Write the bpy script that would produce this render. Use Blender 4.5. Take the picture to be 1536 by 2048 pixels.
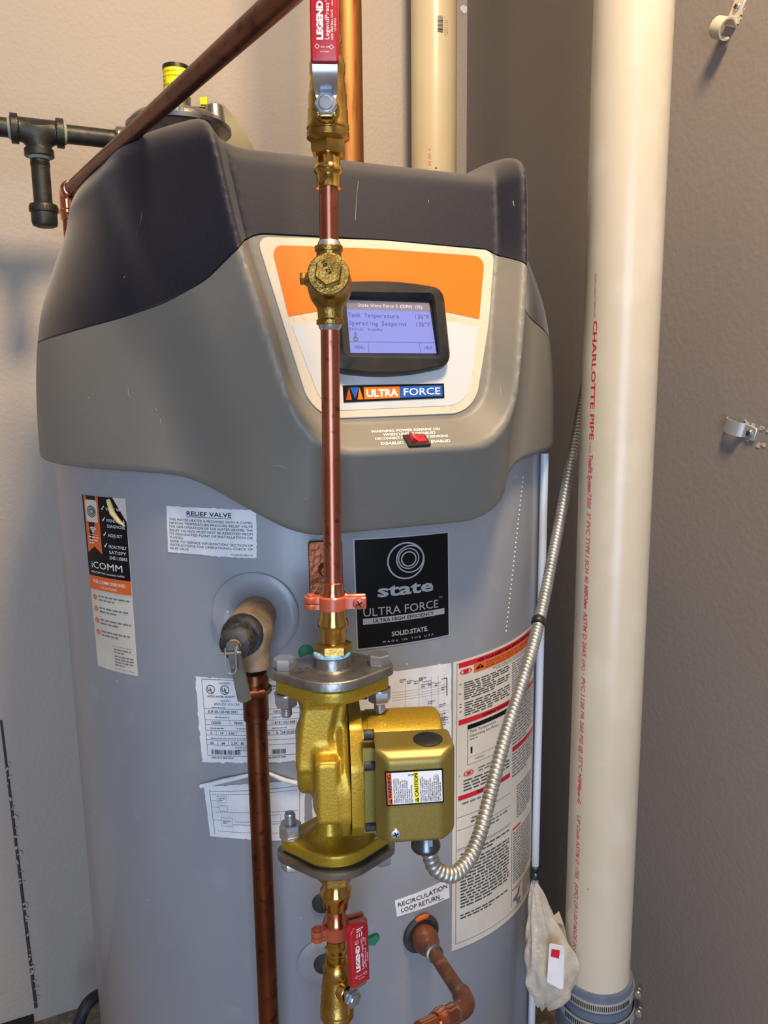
import bpy, math, random
import numpy as np
from math import sin, cos, pi, radians, degrees, atan2, sqrt
from mathutils import Matrix, Vector
random.seed(7); rng = np.random.default_rng(7)
for o in list(bpy.data.objects): bpy.data.objects.remove(o)
SC = bpy.context.scene; COL = SC.collection
A = np.array

# ------------------------------------------------------------------ camera
F = 1538.0; CX, CY = 768, 1024; CAM = A([0, 0, 1.25])
down = A([107., 9176., F]); down /= np.linalg.norm(down)
upv = -down
fw = A([0, 0, 1.]) - (A([0, 0, 1.]) @ upv)*upv; fw /= np.linalg.norm(fw)
rt = np.cross(fw, upv); rt = rt if rt[0] > 0 else -rt
RC = np.stack([rt, fw, upv])            # camera (x right, y down, z forward) -> world
cd = bpy.data.cameras.new('camera'); co = bpy.data.objects.new('camera', cd); COL.objects.link(co)
cr, cu, cb = RC @ A([1, 0, 0]), RC @ A([0, -1, 0]), RC @ A([0, 0, -1])
co.matrix_world = Matrix(((cr[0], cu[0], cb[0], CAM[0]), (cr[1], cu[1], cb[1], CAM[1]), (cr[2], cu[2], cb[2], CAM[2]), (0, 0, 0, 1)))
cd.sensor_fit = 'VERTICAL'; cd.sensor_height = 24; cd.lens = F/2048*24; cd.clip_start = .01
SC.camera = co

# ------------------------------------------------------------------ light, exposure
W = bpy.data.worlds.new('world'); SC.world = W; W.use_nodes = True
bg = W.node_tree.nodes['Background']; bg.inputs[0].default_value = (.70, .76, .92, 1); bg.inputs[1].default_value = .10
def area(name, loc, target, sx, sy, power, color):
    l = bpy.data.lights.new(name, 'AREA'); l.shape = 'RECTANGLE'; l.size = sx; l.size_y = sy; l.energy = power; l.color = color
    o = bpy.data.objects.new(name, l); COL.objects.link(o); o.location = loc
    o.rotation_euler = (Vector(target)-Vector(loc)).to_track_quat('-Z', 'Y').to_euler()
    return o
area('ceiling_lamp', (.30, .21, 2.66), (.05, .95, .9), .30, .30, 36, (1, .74, .45))
area('doorway_daylight', (.15, -1.85, 1.05), (-.1, 1.2, .7), 1.1, 2.0, 40, (.58, .74, 1))
SC.view_settings.view_transform = 'Standard'; SC.view_settings.look = 'None'; SC.view_settings.gamma = 1
SC.view_settings.use_curve_mapping = False; SC.view_settings.exposure = 0.42

# ------------------------------------------------------------------ pixel geometry (a ray of the photograph meets a real surface)
def ray(x, y):
    v = RC @ A([x-CX, y-CY, F]); return v/v[1]
def at(x, y, Y): return CAM + ray(x, y)*Y
def mpp(y, Y):                          # metres per pixel at row y, distance Y
    return Y*(.98624+.16529*math.tan(math.atan((y-CY)/F)+radians(9.514)))/F
TH = radians(24); U = A([cos(TH), sin(TH), 0]); NF = A([sin(TH), -cos(TH), 0])
AX = A([-.119, 1.171, 0]); RT = .352
def toloc(p): q = np.asarray(p)-AX; return A([q @ U, -(q @ NF), q[2]])
def toworld(l): l = np.asarray(l, float); return AX + l[..., :1]*U - l[..., 1:2]*NF + l[..., 2:3]*A([0, 0, 1.])
def on_cyl(x, y, r, ax=AX):
    v = ray(x, y); a = v[0]**2+v[1]**2; o = CAM[:2]-ax[:2]
    b = 2*(v[:2] @ o); c = o @ o-r*r; D = b*b-4*a*c
    t = (-b-sqrt(max(D, 0)))/(2*a); return CAM+v*t
def tank_uv(x, y, r=RT):                # local (phi, z) on the tank
    l = toloc(on_cyl(x, y, r)); return A([atan2(l[0], -l[1]), l[2]])
TL = radians(14.5); P0 = A([-.0311, -.3829, 1.305]); NP = A([0, -cos(TL), sin(TL)]); UP = A([0, sin(TL), cos(TL)])
def panel_ab(x, y, h=0):                # local plane coordinates on the console panel
    o = toloc(CAM); d = toloc(CAM+ray(x, y))-o
    t = (h-(o-P0) @ NP)/(d @ NP); p = o+d*t-P0; return A([p[0], p @ UP])
def panel_pt(ab, h=0): ab = np.asarray(ab, float); return P0+ab[..., :1]*A([1, 0, 0.])+ab[..., 1:2]*UP+np.asarray(h)*NP

# ------------------------------------------------------------------ materials
def lin(c): return tuple((x/12.92 if x <= .04045 else ((x+.055)/1.055)**2.4) for x in c)
def rgb(r, g, b): return lin((r/255, g/255, b/255))
MATS = {}
def mat(name, col, rough=.5, metal=0, noise=None, bump=None, spec=.5, sheen=0, coat=0, emit=None, trans=0, alpha=1, specks=None, dust_light=None):
    m = bpy.data.materials.new(name); m.use_nodes = True; nt = m.node_tree; b = nt.nodes['Principled BSDF']; L = nt.links
    N = lambda t: nt.nodes.new(t)
    b.inputs['Base Color'].default_value = (*col, 1); b.inputs['Roughness'].default_value = rough
    b.inputs['Metallic'].default_value = metal; b.inputs['Specular IOR Level'].default_value = spec
    if sheen: b.inputs['Sheen Weight'].default_value = sheen; b.inputs['Sheen Roughness'].default_value = .35; b.inputs['Sheen Tint'].default_value = (.95, .9, .85, 1)
    if coat: b.inputs['Coat Weight'].default_value = coat; b.inputs['Coat Roughness'].default_value = .15
    if trans: b.inputs['Transmission Weight'].default_value = trans
    if alpha < 1: b.inputs['Alpha'].default_value = alpha
    if emit: b.inputs['Emission Color'].default_value = (*emit[0], 1); b.inputs['Emission Strength'].default_value = emit[1]
    tc = N('ShaderNodeTexCoord'); src = tc.outputs['Object']; colsock = None
    def mixin(fac, c2, prev):
        mx = N('ShaderNodeMix'); mx.data_type = 'RGBA'; L.new(fac, mx.inputs[0])
        if prev is None: mx.inputs[6].default_value = (*col, 1)
        else: L.new(prev, mx.inputs[6])
        mx.inputs[7].default_value = (*c2, 1); return mx.outputs[2]
    if noise:                           # list of (scale, colour, lo, hi[, stretch xyz])
        for q in (noise if isinstance(noise, list) else [noise]):
            n = N('ShaderNodeTexNoise'); n.inputs['Scale'].default_value = q[0]; n.inputs['Detail'].default_value = 4
            s = src
            if len(q) > 4:
                mp = N('ShaderNodeMapping'); mp.inputs['Scale'].default_value = q[4]; L.new(src, mp.inputs[0]); s = mp.outputs[0]
            L.new(s, n.inputs['Vector'])
            r = N('ShaderNodeMapRange'); r.inputs[1].default_value = q[2]; r.inputs[2].default_value = q[3]; L.new(n.outputs[0], r.inputs[0])
            colsock = mixin(r.outputs[0], q[1], colsock)
    if specks:                          # (scale, colour, size, share)
        v = N('ShaderNodeTexVoronoi'); v.inputs['Scale'].default_value = specks[0]; L.new(src, v.inputs['Vector'])
        a = N('ShaderNodeMath'); a.operation = 'LESS_THAN'; a.inputs[1].default_value = specks[2]; L.new(v.outputs['Distance'], a.inputs[0])
        sp = N('ShaderNodeSeparateColor'); L.new(v.outputs['Color'], sp.inputs[0])
        c = N('ShaderNodeMath'); c.operation = 'LESS_THAN'; c.inputs[1].default_value = specks[3]; L.new(sp.outputs[0], c.inputs[0])
        d = N('ShaderNodeMath'); d.operation = 'MULTIPLY'; L.new(a.outputs[0], d.inputs[0]); L.new(c.outputs[0], d.inputs[1])
        colsock = mixin(d.outputs[0], specks[1], colsock)
    if dust_light:                            # dust, with lamp light painted in, on faces that look upwards: (colour, lo, hi, most)
        ge = N('ShaderNodeNewGeometry'); sx = N('ShaderNodeSeparateXYZ'); L.new(ge.outputs['Normal'], sx.inputs[0])
        r = N('ShaderNodeMapRange'); r.inputs[1].default_value = dust_light[1]; r.inputs[2].default_value = dust_light[2]; r.inputs[4].default_value = dust_light[3]; L.new(sx.outputs[2], r.inputs[0])
        colsock = mixin(r.outputs[0], dust_light[0], colsock)
    if colsock is not None: L.new(colsock, b.inputs['Base Color'])
    if bump:                            # (scale, strength, distance)
        n = N('ShaderNodeTexNoise'); n.inputs['Scale'].default_value = bump[0]; n.inputs['Detail'].default_value = 3; L.new(src, n.inputs['Vector'])
        bp = N('ShaderNodeBump'); bp.inputs['Strength'].default_value = bump[1]; bp.inputs['Distance'].default_value = bump[2]
        L.new(n.outputs[0], bp.inputs['Height']); L.new(bp.outputs[0], b.inputs['Normal'])
    MATS[name] = m; return m
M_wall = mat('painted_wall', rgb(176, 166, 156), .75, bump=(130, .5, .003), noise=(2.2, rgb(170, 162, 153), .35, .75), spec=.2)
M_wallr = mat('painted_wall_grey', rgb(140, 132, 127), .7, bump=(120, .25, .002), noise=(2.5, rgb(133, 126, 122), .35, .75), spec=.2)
M_ceil = mat('ceiling_paint', rgb(205, 200, 190), .8)
M_floor = mat('concrete_floor', rgb(140, 124, 104), .8, noise=[(9, rgb(96, 86, 74), .4, .7), (60, rgb(170, 150, 126), .5, .7)], bump=(50, .4, .004))
M_jacket = mat('grey_enamel', rgb(147, 151, 158), .36, noise=[(3.5, rgb(140, 144, 152), .4, .7), (26, rgb(150, 154, 161), .58, .75)], specks=(62, rgb(225, 228, 232), .06, .09), coat=.25)
M_hoodg = mat('grey_plastic', rgb(116, 114, 108), .5, noise=[(5, rgb(124, 121, 113), .4, .7), (90, rgb(120, 117, 110), .5, .7)], specks=(70, rgb(190, 188, 180), .05, .05), bump=(900, .06, .0004))
M_hoodd = mat('dark_plastic', rgb(18, 20, 36), .6, spec=.28, dust_light=(rgb(112, 108, 106), .17, .8, .42), noise=[(6, rgb(23, 25, 41), .42, .75), (1400, rgb(48, 50, 66), .56, .74)], specks=(55, rgb(170, 170, 175), .06, .06), sheen=.22, bump=(1500, .25, .0005))  # paler upward faces: settled dust plus lamp light put into the colour
M_black = mat('black_plastic', (.012, .012, .013), .42, noise=(40, (.022, .021, .02), .45, .7))
M_rub = mat('black_rubber', (.02, .02, .022), .6, noise=(60, (.05, .048, .045), .5, .7))
M_cop = mat('copper', rgb(186, 116, 94), .32, 1, noise=[(9, rgb(158, 92, 72), .42, .68), (120, rgb(128, 74, 58), .58, .7)])
M_copnew = mat('copper_fitting', rgb(226, 148, 112), .2, 1, noise=(30, rgb(200, 120, 90), .5, .7))
M_copold = mat('aged_copper', rgb(124, 74, 50), .38, 1, noise=[(14, rgb(92, 54, 40), .42, .68), (90, rgb(74, 44, 34), .55, .7)])
M_copbig = mat('golden_aged_copper', rgb(172, 118, 72), .52, 1, noise=[(18, rgb(150, 92, 40), .42, .66, (1, 1, .12)), (60, rgb(120, 76, 34), .56, .7, (1, 1, .15))])
M_scuff = mat('scuffed_plastic', rgb(150, 148, 142), .6)
M_flake = mat('paint_flake_grey', rgb(170, 164, 156), .7)
M_band = mat('band_steel', rgb(196, 200, 204), .36, .6)
M_copw = mat('weathered_copper', rgb(150, 98, 76), .5, .7, noise=[(16, rgb(120, 78, 62), .42, .66), (70, rgb(176, 126, 104), .58, .72)])
M_joint = mat('joint_dark_grey', rgb(62, 60, 58), .8)  # plain dark grey of the open board joint
M_coppl = mat('copper_plated_iron', rgb(170, 104, 76), .42, 1, noise=(50, rgb(120, 70, 50), .45, .7), bump=(120, .8, .002))
M_clamp = mat('copper_coloured_enamel', rgb(186, 88, 58), .35, noise=(30, rgb(170, 78, 52), .45, .7), coat=.3)
M_brass = mat('polished_brass', rgb(206, 168, 92), .17, 1, noise=(40, rgb(180, 140, 66), .5, .72))
M_brassc = mat('cast_brass', rgb(186, 152, 82), .32, 1, noise=(60, rgb(156, 122, 60), .45, .7), bump=(260, .35, .0008))
M_bronze = mat('cast_bronze', rgb(168, 138, 72), .36, 1, noise=(80, rgb(120, 94, 44), .45, .7), bump=(380, .8, .001))
M_gold = mat('gold_enamel', rgb(180, 148, 42), .36, .5, noise=(700, rgb(156, 126, 30), .45, .7), bump=(420, .3, .0006), spec=.6)
M_goldb = mat('dull_gold_enamel', rgb(138, 122, 60), .38, .45, noise=(900, rgb(122, 106, 48), .45, .7), spec=.5)
M_steel = mat('zinc_plated_steel', rgb(196, 200, 206), .28, .85, noise=(30, rgb(160, 166, 176), .45, .7))
M_cast = mat('grey_cast_metal', rgb(150, 148, 144), .36, .9, noise=(60, rgb(126, 124, 120), .45, .7), bump=(200, .4, .0008))
M_flex = mat('galvanised_strip', rgb(188, 188, 182), .42, .85, noise=(40, rgb(160, 160, 156), .45, .7))
M_dksteel = mat('dark_zinc', rgb(110, 118, 128), .3, 1)
M_iron = mat('black_iron', rgb(62, 60, 56), .45, .6, noise=(60, rgb(44, 42, 40), .4, .7), bump=(200, .3, .0008))
M_sealant = mat('pale_green_sealant', rgb(150, 158, 142), .7, bump=(300, .8, .001))
M_red = mat('red_vinyl', rgb(172, 22, 36), .32, coat=.35)
M_pvc = mat('cream_pvc', rgb(200, 192, 174), .32, noise=[(3, rgb(192, 183, 162), .4, .7), (18, rgb(205, 198, 182), .5, .75)], specks=(38, rgb(110, 100, 80), .05, .06), coat=.1)
M_pvcold = mat('yellowed_pvc', rgb(206, 192, 158), .32, noise=[(5, rgb(196, 178, 138), .4, .7)], specks=(30, rgb(110, 92, 60), .07, .1), coat=.2)
M_rubc = mat('grey_blue_rubber', rgb(96, 108, 128), .5, noise=(12, rgb(82, 94, 114), .4, .7))
M_bag = mat('clear_polythene', rgb(226, 218, 204), .18, noise=(22, rgb(200, 188, 170), .4, .7), alpha=.55, trans=.0, bump=(40, .6, .006))
M_white = mat('white_paper', rgb(226, 228, 232), .45, bump=(120, .25, .0008), noise=(30, rgb(208, 211, 218), .45, .7))
M_cream = mat('cream_print', rgb(202, 193, 174), .42, noise=[(9, rgb(194, 184, 162), .42, .7), (120, rgb(182, 170, 148), .60, .74)])
M_palep = mat('pale_grey_print', rgb(192, 196, 200), .4, noise=(14, rgb(182, 187, 188), .5, .75))
M_orange = mat('orange_print', rgb(228, 112, 20), .4, noise=(16, rgb(218, 106, 22), .5, .75))
M_labc = mat('aged_label', rgb(214, 208, 196), .42, noise=(12, rgb(200, 194, 182), .45, .7))
M_pk = mat('black_print', (.006, .006, .007), .4, spec=.15)
M_pgrey = mat('grey_print', rgb(110, 112, 118), .5)
M_pdk = mat('dark_grey_print', rgb(62, 62, 64), .5)
M_psil = mat('silver_print', rgb(176, 178, 182), .35, .3)
M_pred = mat('red_print', rgb(200, 20, 44), .4)
M_por = mat('deep_orange_print', rgb(222, 100, 36), .42)
M_pblue = mat('blue_print', rgb(22, 84, 168), .4)
M_pyel = mat('yellow_print', rgb(246, 226, 30), .4)
M_pw = mat('white_print', rgb(235, 236, 238), .45)
M_pinkr = mat('faded_red_print', rgb(206, 72, 78), .5)
M_scr = mat('lit_screen', rgb(84, 88, 128), .25, emit=(rgb(134, 146, 232), .5))
M_scrbar = mat('lit_screen_bar', rgb(110, 106, 118), .25, emit=(rgb(110, 106, 118), .3))
M_scrtx = mat('screen_ink', rgb(72, 72, 116), .3, emit=(rgb(72, 74, 130), .25))
M_scrlt = mat('screen_light_ink', rgb(190, 188, 200), .3, emit=(rgb(190, 188, 200), .4))
M_swred = mat('red_rocker', rgb(190, 34, 40), .3, emit=None, coat=.3)
M_green = mat('green_plastic', rgb(18, 120, 84), .4)
M_blue = mat('blue_sealant', rgb(120, 170, 205), .35, noise=(200, rgb(180, 210, 226), .5, .7))
M_dust = mat('dusty_brown_bronze', rgb(158, 134, 108), .75, .15, noise=(60, rgb(134, 110, 86), .45, .7))
M_dustb = mat('dusty_black_plastic', rgb(34, 34, 36), .6, noise=[(30, rgb(96, 94, 92), .52, .72), (150, rgb(72, 70, 68), .55, .7)], bump=(120, .4, .001))
M_lever = mat('dull_aluminium', rgb(128, 130, 124), .38, .8, noise=(40, rgb(104, 106, 100), .45, .7))
M_olive = mat('olive_metal', rgb(128, 122, 98), .5, .2, noise=(12, rgb(112, 106, 84), .45, .7))
M_tube = mat('white_tubing', rgb(200, 208, 224), .35)
M_putty = mat('clip_paint', rgb(206, 196, 178), .4, .2)
M_dark = mat('dark_gap', (.01, .01, .011), .9)
M_flap = mat('yellowed_paper', rgb(236, 214, 150), .5)

# ------------------------------------------------------------------ mesh builder
def nrm(v): v = np.asarray(v, float); return v/np.linalg.norm(v)
def frame(d, up=None):
    d = nrm(d); a = A([0, 0, 1.]) if up is None else nrm(up)
    if abs(a @ d) > .97: a = A([0, 1., 0]) if abs(d[1]) < .9 else A([1., 0, 0])
    x = nrm(np.cross(a, d)); y = np.cross(d, x); return x, y, d
class MB:
    def __init__(s): s.v = []; s.f = []; s.mi = []; s.n = 0; s.mats = []
    def slot(s, m):
        if m not in s.mats: s.mats.append(m)
        return s.mats.index(m)
    def add(s, V, Fc, m=None):
        k = 0 if m is None else s.slot(m)
        V = np.asarray(V, float).reshape(-1, 3); s.v.append(V)
        for f in Fc: s.f.append(tuple(int(i)+s.n for i in f)); s.mi.append(k)
        s.n += len(V); return s
    def lathe(s, prof, o, d=(0, 0, 1), n=32, m=None, closed=False, a0=0, up=None, sc=(1, 1)):
        """profile of (radius, height along d)"""
        x, y, d = frame(d, up); o = np.asarray(o, float); V = []; Fc = []
        an = np.arange(n)*2*pi/n+a0
        ca, sa = np.cos(an), np.sin(an)
        for r, h in prof: V.append(o+h*d+(r*ca*sc[0])[:, None]*x+(r*sa*sc[1])[:, None]*y)
        V = np.concatenate(V); k = len(prof)
        for i in range(k-1):
            for j in range(n):
                a, b = i*n+j, i*n+(j+1) % n; Fc.append((a, b, b+n, a+n))
        if closed:
            for j in range(n):
                a, b = (k-1)*n+j, (k-1)*n+(j+1) % n; Fc.append((a, b, (j+1) % n, j))
        else:
            Fc.append(tuple(range(n))[::-1]); Fc.append(tuple((k-1)*n+j for j in range(n)))
        return s.add(V, Fc, m)
    def tube(s, pts, r, n=14, m=None, cap=True, up=None):
        pts = [np.asarray(p, float) for p in pts]; k = len(pts); V = []; Fc = []
        rr = r if hasattr(r, '__len__') else [r]*k
        t = [nrm(pts[min(i+1, k-1)]-pts[max(i-1, 0)]) for i in range(k)]
        x, y, _ = frame(t[0], up)
        an = np.arange(n)*2*pi/n
        for i in range(k):
            x = nrm(x-(x @ t[i])*t[i]); y = np.cross(t[i], x)
            V.append(pts[i]+(rr[i]*np.cos(an))[:, None]*x+(rr[i]*np.sin(an))[:, None]*y)
        V = np.concatenate(V)
        for i in range(k-1):
            for j in range(n):
                a, b = i*n+j, i*n+(j+1) % n; Fc.append((a, b, b+n, a+n))
        if cap: Fc.append(tuple(range(n))[::-1]); Fc.append(tuple((k-1)*n+j for j in range(n)))
        return s.add(V, Fc, m)
    def prism(s, poly, fn, h0, h1, bev=0, m=None, seg=1):
        """outline poly (counter-clockwise, 2-D) raised from h0 to h1 by fn(ab, h); top edge rounded by bev"""
        P = np.asarray(poly, float); n = len(P); rings = [(P, h0)]
        if bev:
            e = np.roll(P, -1, 0)-P; e /= np.maximum(np.linalg.norm(e, axis=1), 1e-9)[:, None]
            nn = np.stack([-e[:, 1], e[:, 0]], 1); b = nn+np.roll(nn, 1, 0); b /= np.maximum((b*b).sum(1), .3)[:, None]*.5
            for q in range(seg+1):
                a = pi/2*q/seg
                rings.append((P+b*bev*(1-cos(a)), h1-bev*(1-sin(a))*np.sign(h1-h0)))
        else: rings.append((P, h1))
        V = np.concatenate([fn(p, h) for p, h in rings]); Fc = []
        for i in range(len(rings)-1):
            for j in range(n):
                a, b = i*n+j, i*n+(j+1) % n; Fc.append((a, b, b+n, a+n))
        Fc.append(tuple(range(n))[::-1]); k = (len(rings)-1)*n; Fc.append(tuple(k+j for j in range(n)))
        return s.add(V, Fc, m)
    def box(s, c, ex, ey, ez, m=None):
        c, ex, ey, ez = [np.asarray(q, float) for q in (c, ex, ey, ez)]
        V = [c+i*ex+j*ey+k*ez for k in (-1, 1) for j in (-1, 1) for i in (-1, 1)]
        return s.add(V, [(0, 2, 3, 1), (4, 5, 7, 6), (0, 1, 5, 4), (2, 6, 7, 3), (0, 4, 6, 2), (1, 3, 7, 5)], m)
    def hexa(s, o, d, af, h, m=None, up=None, ch=.12, a0=0):
        r = af/sqrt(3); x, y, d = frame(d, up); c = h*ch
        return s.lathe([(r*.93, 0), (r, c), (r, h-c), (r*.9, h)], o, d, 6, m, up=up, a0=a0)
    def grid(s, fn, us, vs, m=None):
        V = np.array([[fn(u, v) for u in us] for v in vs]).reshape(-1, 3); a = len(us); Fc = []
        for j in range(len(vs)-1):
            for i in range(a-1): k = j*a+i; Fc.append((k, k+1, k+a+1, k+a))
        return s.add(V, Fc, m)
def mesh_of(mb, name, m=None, smooth=35, xf=None):
    V = np.concatenate(mb.v); 
    if xf is not None: V = V @ xf[:3, :3].T+xf[:3, 3]
    me = bpy.data.meshes.new(name); me.from_pydata(V.tolist(), [], mb.f)
    ms = mb.mats or [m]
    for q in ms: me.materials.append(q if q else m)
    if len(ms) > 1: me.polygons.foreach_set('material_index', mb.mi)
    if smooth:
        me.polygons.foreach_set('use_smooth', [True]*len(me.polygons)); me.set_sharp_from_angle(angle=radians(smooth))
    me.update(); return me
ROOT = {}
def put(o, parent=None, **kw):
    COL.objects.link(o)
    if parent is not None: o.parent = parent
    for k, v in kw.items(): o[k] = v
    return o
def thing(name, label, cat, loc, rz=0, group=None):
    o = bpy.data.objects.new(name, None); o.empty_display_size = .03; put(o, None, label=label, category=cat)
    if group: o['group'] = group
    o.location = [float(q) for q in loc]; o.rotation_euler = (0, 0, rz)
    M = np.eye(4); c, s = cos(rz), sin(rz); M[:3, :3] = [[c, -s, 0], [s, c, 0], [0, 0, 1]]; M[:3, 3] = loc
    ROOT[o.name] = np.linalg.inv(M); return o
def part(name, mb, m, parent, label=None, local=False, smooth=35):
    """one mesh object, authored in world space (or in the thing's own space when local) under a thing or a part"""
    r = parent
    while r.parent: r = r.parent
    o = bpy.data.objects.new(name, mesh_of(mb, name, m, smooth, None if local else ROOT[r.name])); put(o, parent)
    if label: o['label'] = label
    return o
def single(name, mb, m, label, cat, group=None, smooth=35):
    V = np.concatenate(mb.v); c = (V.min(0)+V.max(0))/2; X = np.eye(4); X[:3, 3] = -c
    o = bpy.data.objects.new(name, mesh_of(mb, name, m, smooth, X)); o.location = c.tolist(); put(o, None, label=label, category=cat)
    if group: o['group'] = group
    ROOT[o.name] = X; return o
def struct(name, mb, m, smooth=0):
    o = bpy.data.objects.new(name, mesh_of(mb, name, m, smooth)); put(o, None, kind='structure'); ROOT[o.name] = np.eye(4); return o

# ------------------------------------------------------------------ signed distance modelling
def smax(a, b, k):
    h = np.clip(k-np.abs(a-b), 0, None)/k; return np.maximum(a, b)+h*h*k*.25
def smin(a, b, k): return -smax(-a, -b, k)
def tab(xs, ys, w=.012):
    x = np.linspace(xs[0], xs[-1], 900); y = np.interp(x, xs, ys); n = max(3, int(w/(x[1]-x[0]))); k = np.hanning(2*n+1); k /= k.sum()
    y = np.convolve(np.pad(y, n, 'edge'), k, 'valid'); return lambda q: np.interp(q, x, y)
def sdf_mesh(f, lo, hi, h, it=3):
    lo = A(lo, float); n = np.ceil((A(hi)-lo)/h).astype(int)+1
    ax = [(lo[i]+h*np.arange(n[i])).astype(np.float32) for i in range(3)]
    G = f(*np.meshgrid(*ax, indexing='ij')).astype(np.float32); S = G < 0
    c = [S[i:n[0]-1+i, j:n[1]-1+j, k:n[2]-1+k] for i in (0, 1) for j in (0, 1) for k in (0, 1)]
    any_ = c[0] | c[1] | c[2] | c[3] | c[4] | c[5] | c[6] | c[7]; all_ = c[0] & c[1] & c[2] & c[3] & c[4] & c[5] & c[6] & c[7]
    cells = np.argwhere(any_ & ~all_); idx = -np.ones(n-1, dtype=np.int64); idx[tuple(cells.T)] = np.arange(len(cells))
    acc = np.zeros((len(cells), 3)); cnt = np.zeros(len(cells))
    for axis in range(3):
        o1, o2 = [q for q in range(3) if q != axis]
        for i in (0, 1):
            for j in (0, 1):
                off = np.zeros(3, int); off[o1] = i; off[o2] = j; p = cells+off; q = p.copy(); q[:, axis] += 1
                a, b = G[tuple(p.T)], G[tuple(q.T)]; mk = (a < 0) != (b < 0)
                t = np.where(mk, a/np.where(mk, a-b, 1), 0); pos = (p-cells).astype(float); pos[:, axis] += t
                acc[mk] += pos[mk]; cnt[mk] += 1
    V = lo+(cells+acc/cnt[:, None])*h; Fc = []
    for axis in range(3):
        o1, o2 = (axis+1) % 3, (axis+2) % 3
        sl0 = [slice(None)]*3; sl1 = [slice(None)]*3; sl0[axis] = slice(0, -1); sl1[axis] = slice(1, None)
        a, b = S[tuple(sl0)], S[tuple(sl1)]; e = np.argwhere(a != b)
        e = e[(e[:, o1] > 0) & (e[:, o2] > 0) & (e[:, o1] < n[o1]-1) & (e[:, o2] < n[o2]-1)]
        ins = a[tuple(e.T)]; q = []
        for d1, d2 in ((-1, -1), (0, -1), (0, 0), (-1, 0)):
            p = e.copy(); p[:, o1] += d1; p[:, o2] += d2; q.append(idx[tuple(p.T)])
        q = np.stack(q, 1); q[~ins] = q[~ins][:, ::-1]; Fc.append(q)
    Fc = np.concatenate(Fc); Fc = Fc[(Fc >= 0).all(1)]
    eps = h*.15
    for _ in range(it):
        x, y, z = V.T; d = f(x, y, z)
        g = np.stack([f(x+eps, y, z)-f(x-eps, y, z), f(x, y+eps, z)-f(x, y-eps, z), f(x, y, z+eps)-f(x, y, z-eps)], 1)/(2*eps)
        st = d[:, None]*g/np.maximum((g*g).sum(1), .2)[:, None]; ln = np.linalg.norm(st, axis=1)
        V = V-st*np.minimum(1, h*.6/np.maximum(ln, 1e-9))[:, None]
    mb = MB(); mb.v = [V]; mb.f = [tuple(t) for t in Fc.tolist()]; mb.mi = [0]*len(Fc); mb.n = len(V); return mb

def split_mesh(mb, s, keep, fgrad, lip=.005):
    """the part of mb where keep*s > 0, cut exactly on the line s = 0, its edge turned inwards by lip"""
    V = [v for v in np.concatenate(mb.v)]; s = np.asarray(s)*keep; Fo = []; cache = {}; S_ = list(s); bd = []
    def cut(a, b):
        k = (min(a, b), max(a, b))
        if k not in cache: t = S_[a]/(S_[a]-S_[b]); V.append(V[a]+(V[b]-V[a])*t); S_.append(0.); cache[k] = len(V)-1
        return cache[k]
    for f in mb.f:
        pos = [S_[i] > 0 for i in f]
        if all(pos): Fo.append(f); continue
        if not any(pos): continue
        out = []; ends = []
        for i, a in enumerate(f):
            b = f[(i+1) % len(f)]
            if S_[a] > 0: out.append(a)
            if (S_[a] > 0) != (S_[b] > 0): c = cut(a, b); out.append(c); ends.append((len(out)-1, S_[a] > 0))
        Fo.append(tuple(out))
        for q, leaving in ends:
            if leaving: bd.append((out[q], out[(q+1) % len(out)]))
    V = np.array(V); ids = sorted({i for e in bd for i in e}); m = {v: len(V)+k for k, v in enumerate(ids)}
    P = V[ids]; e = 1e-3
    g = np.stack([fgrad(*(P+A([e, 0, 0])).T)-fgrad(*(P-A([e, 0, 0])).T), fgrad(*(P+A([0, e, 0])).T)-fgrad(*(P-A([0, e, 0])).T), fgrad(*(P+A([0, 0, e])).T)-fgrad(*(P-A([0, 0, e])).T)], 1)
    g /= np.linalg.norm(g, axis=1)[:, None]; Fo += [(b, a, m[a], m[b]) for a, b in bd]
    V = np.concatenate([V, P-g*lip]); used = sorted({i for f in Fo for i in f}); r = -np.ones(len(V), int); r[used] = np.arange(len(used))
    return MB().add(V[used], [tuple(r[list(f)]) for f in Fo])

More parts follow.
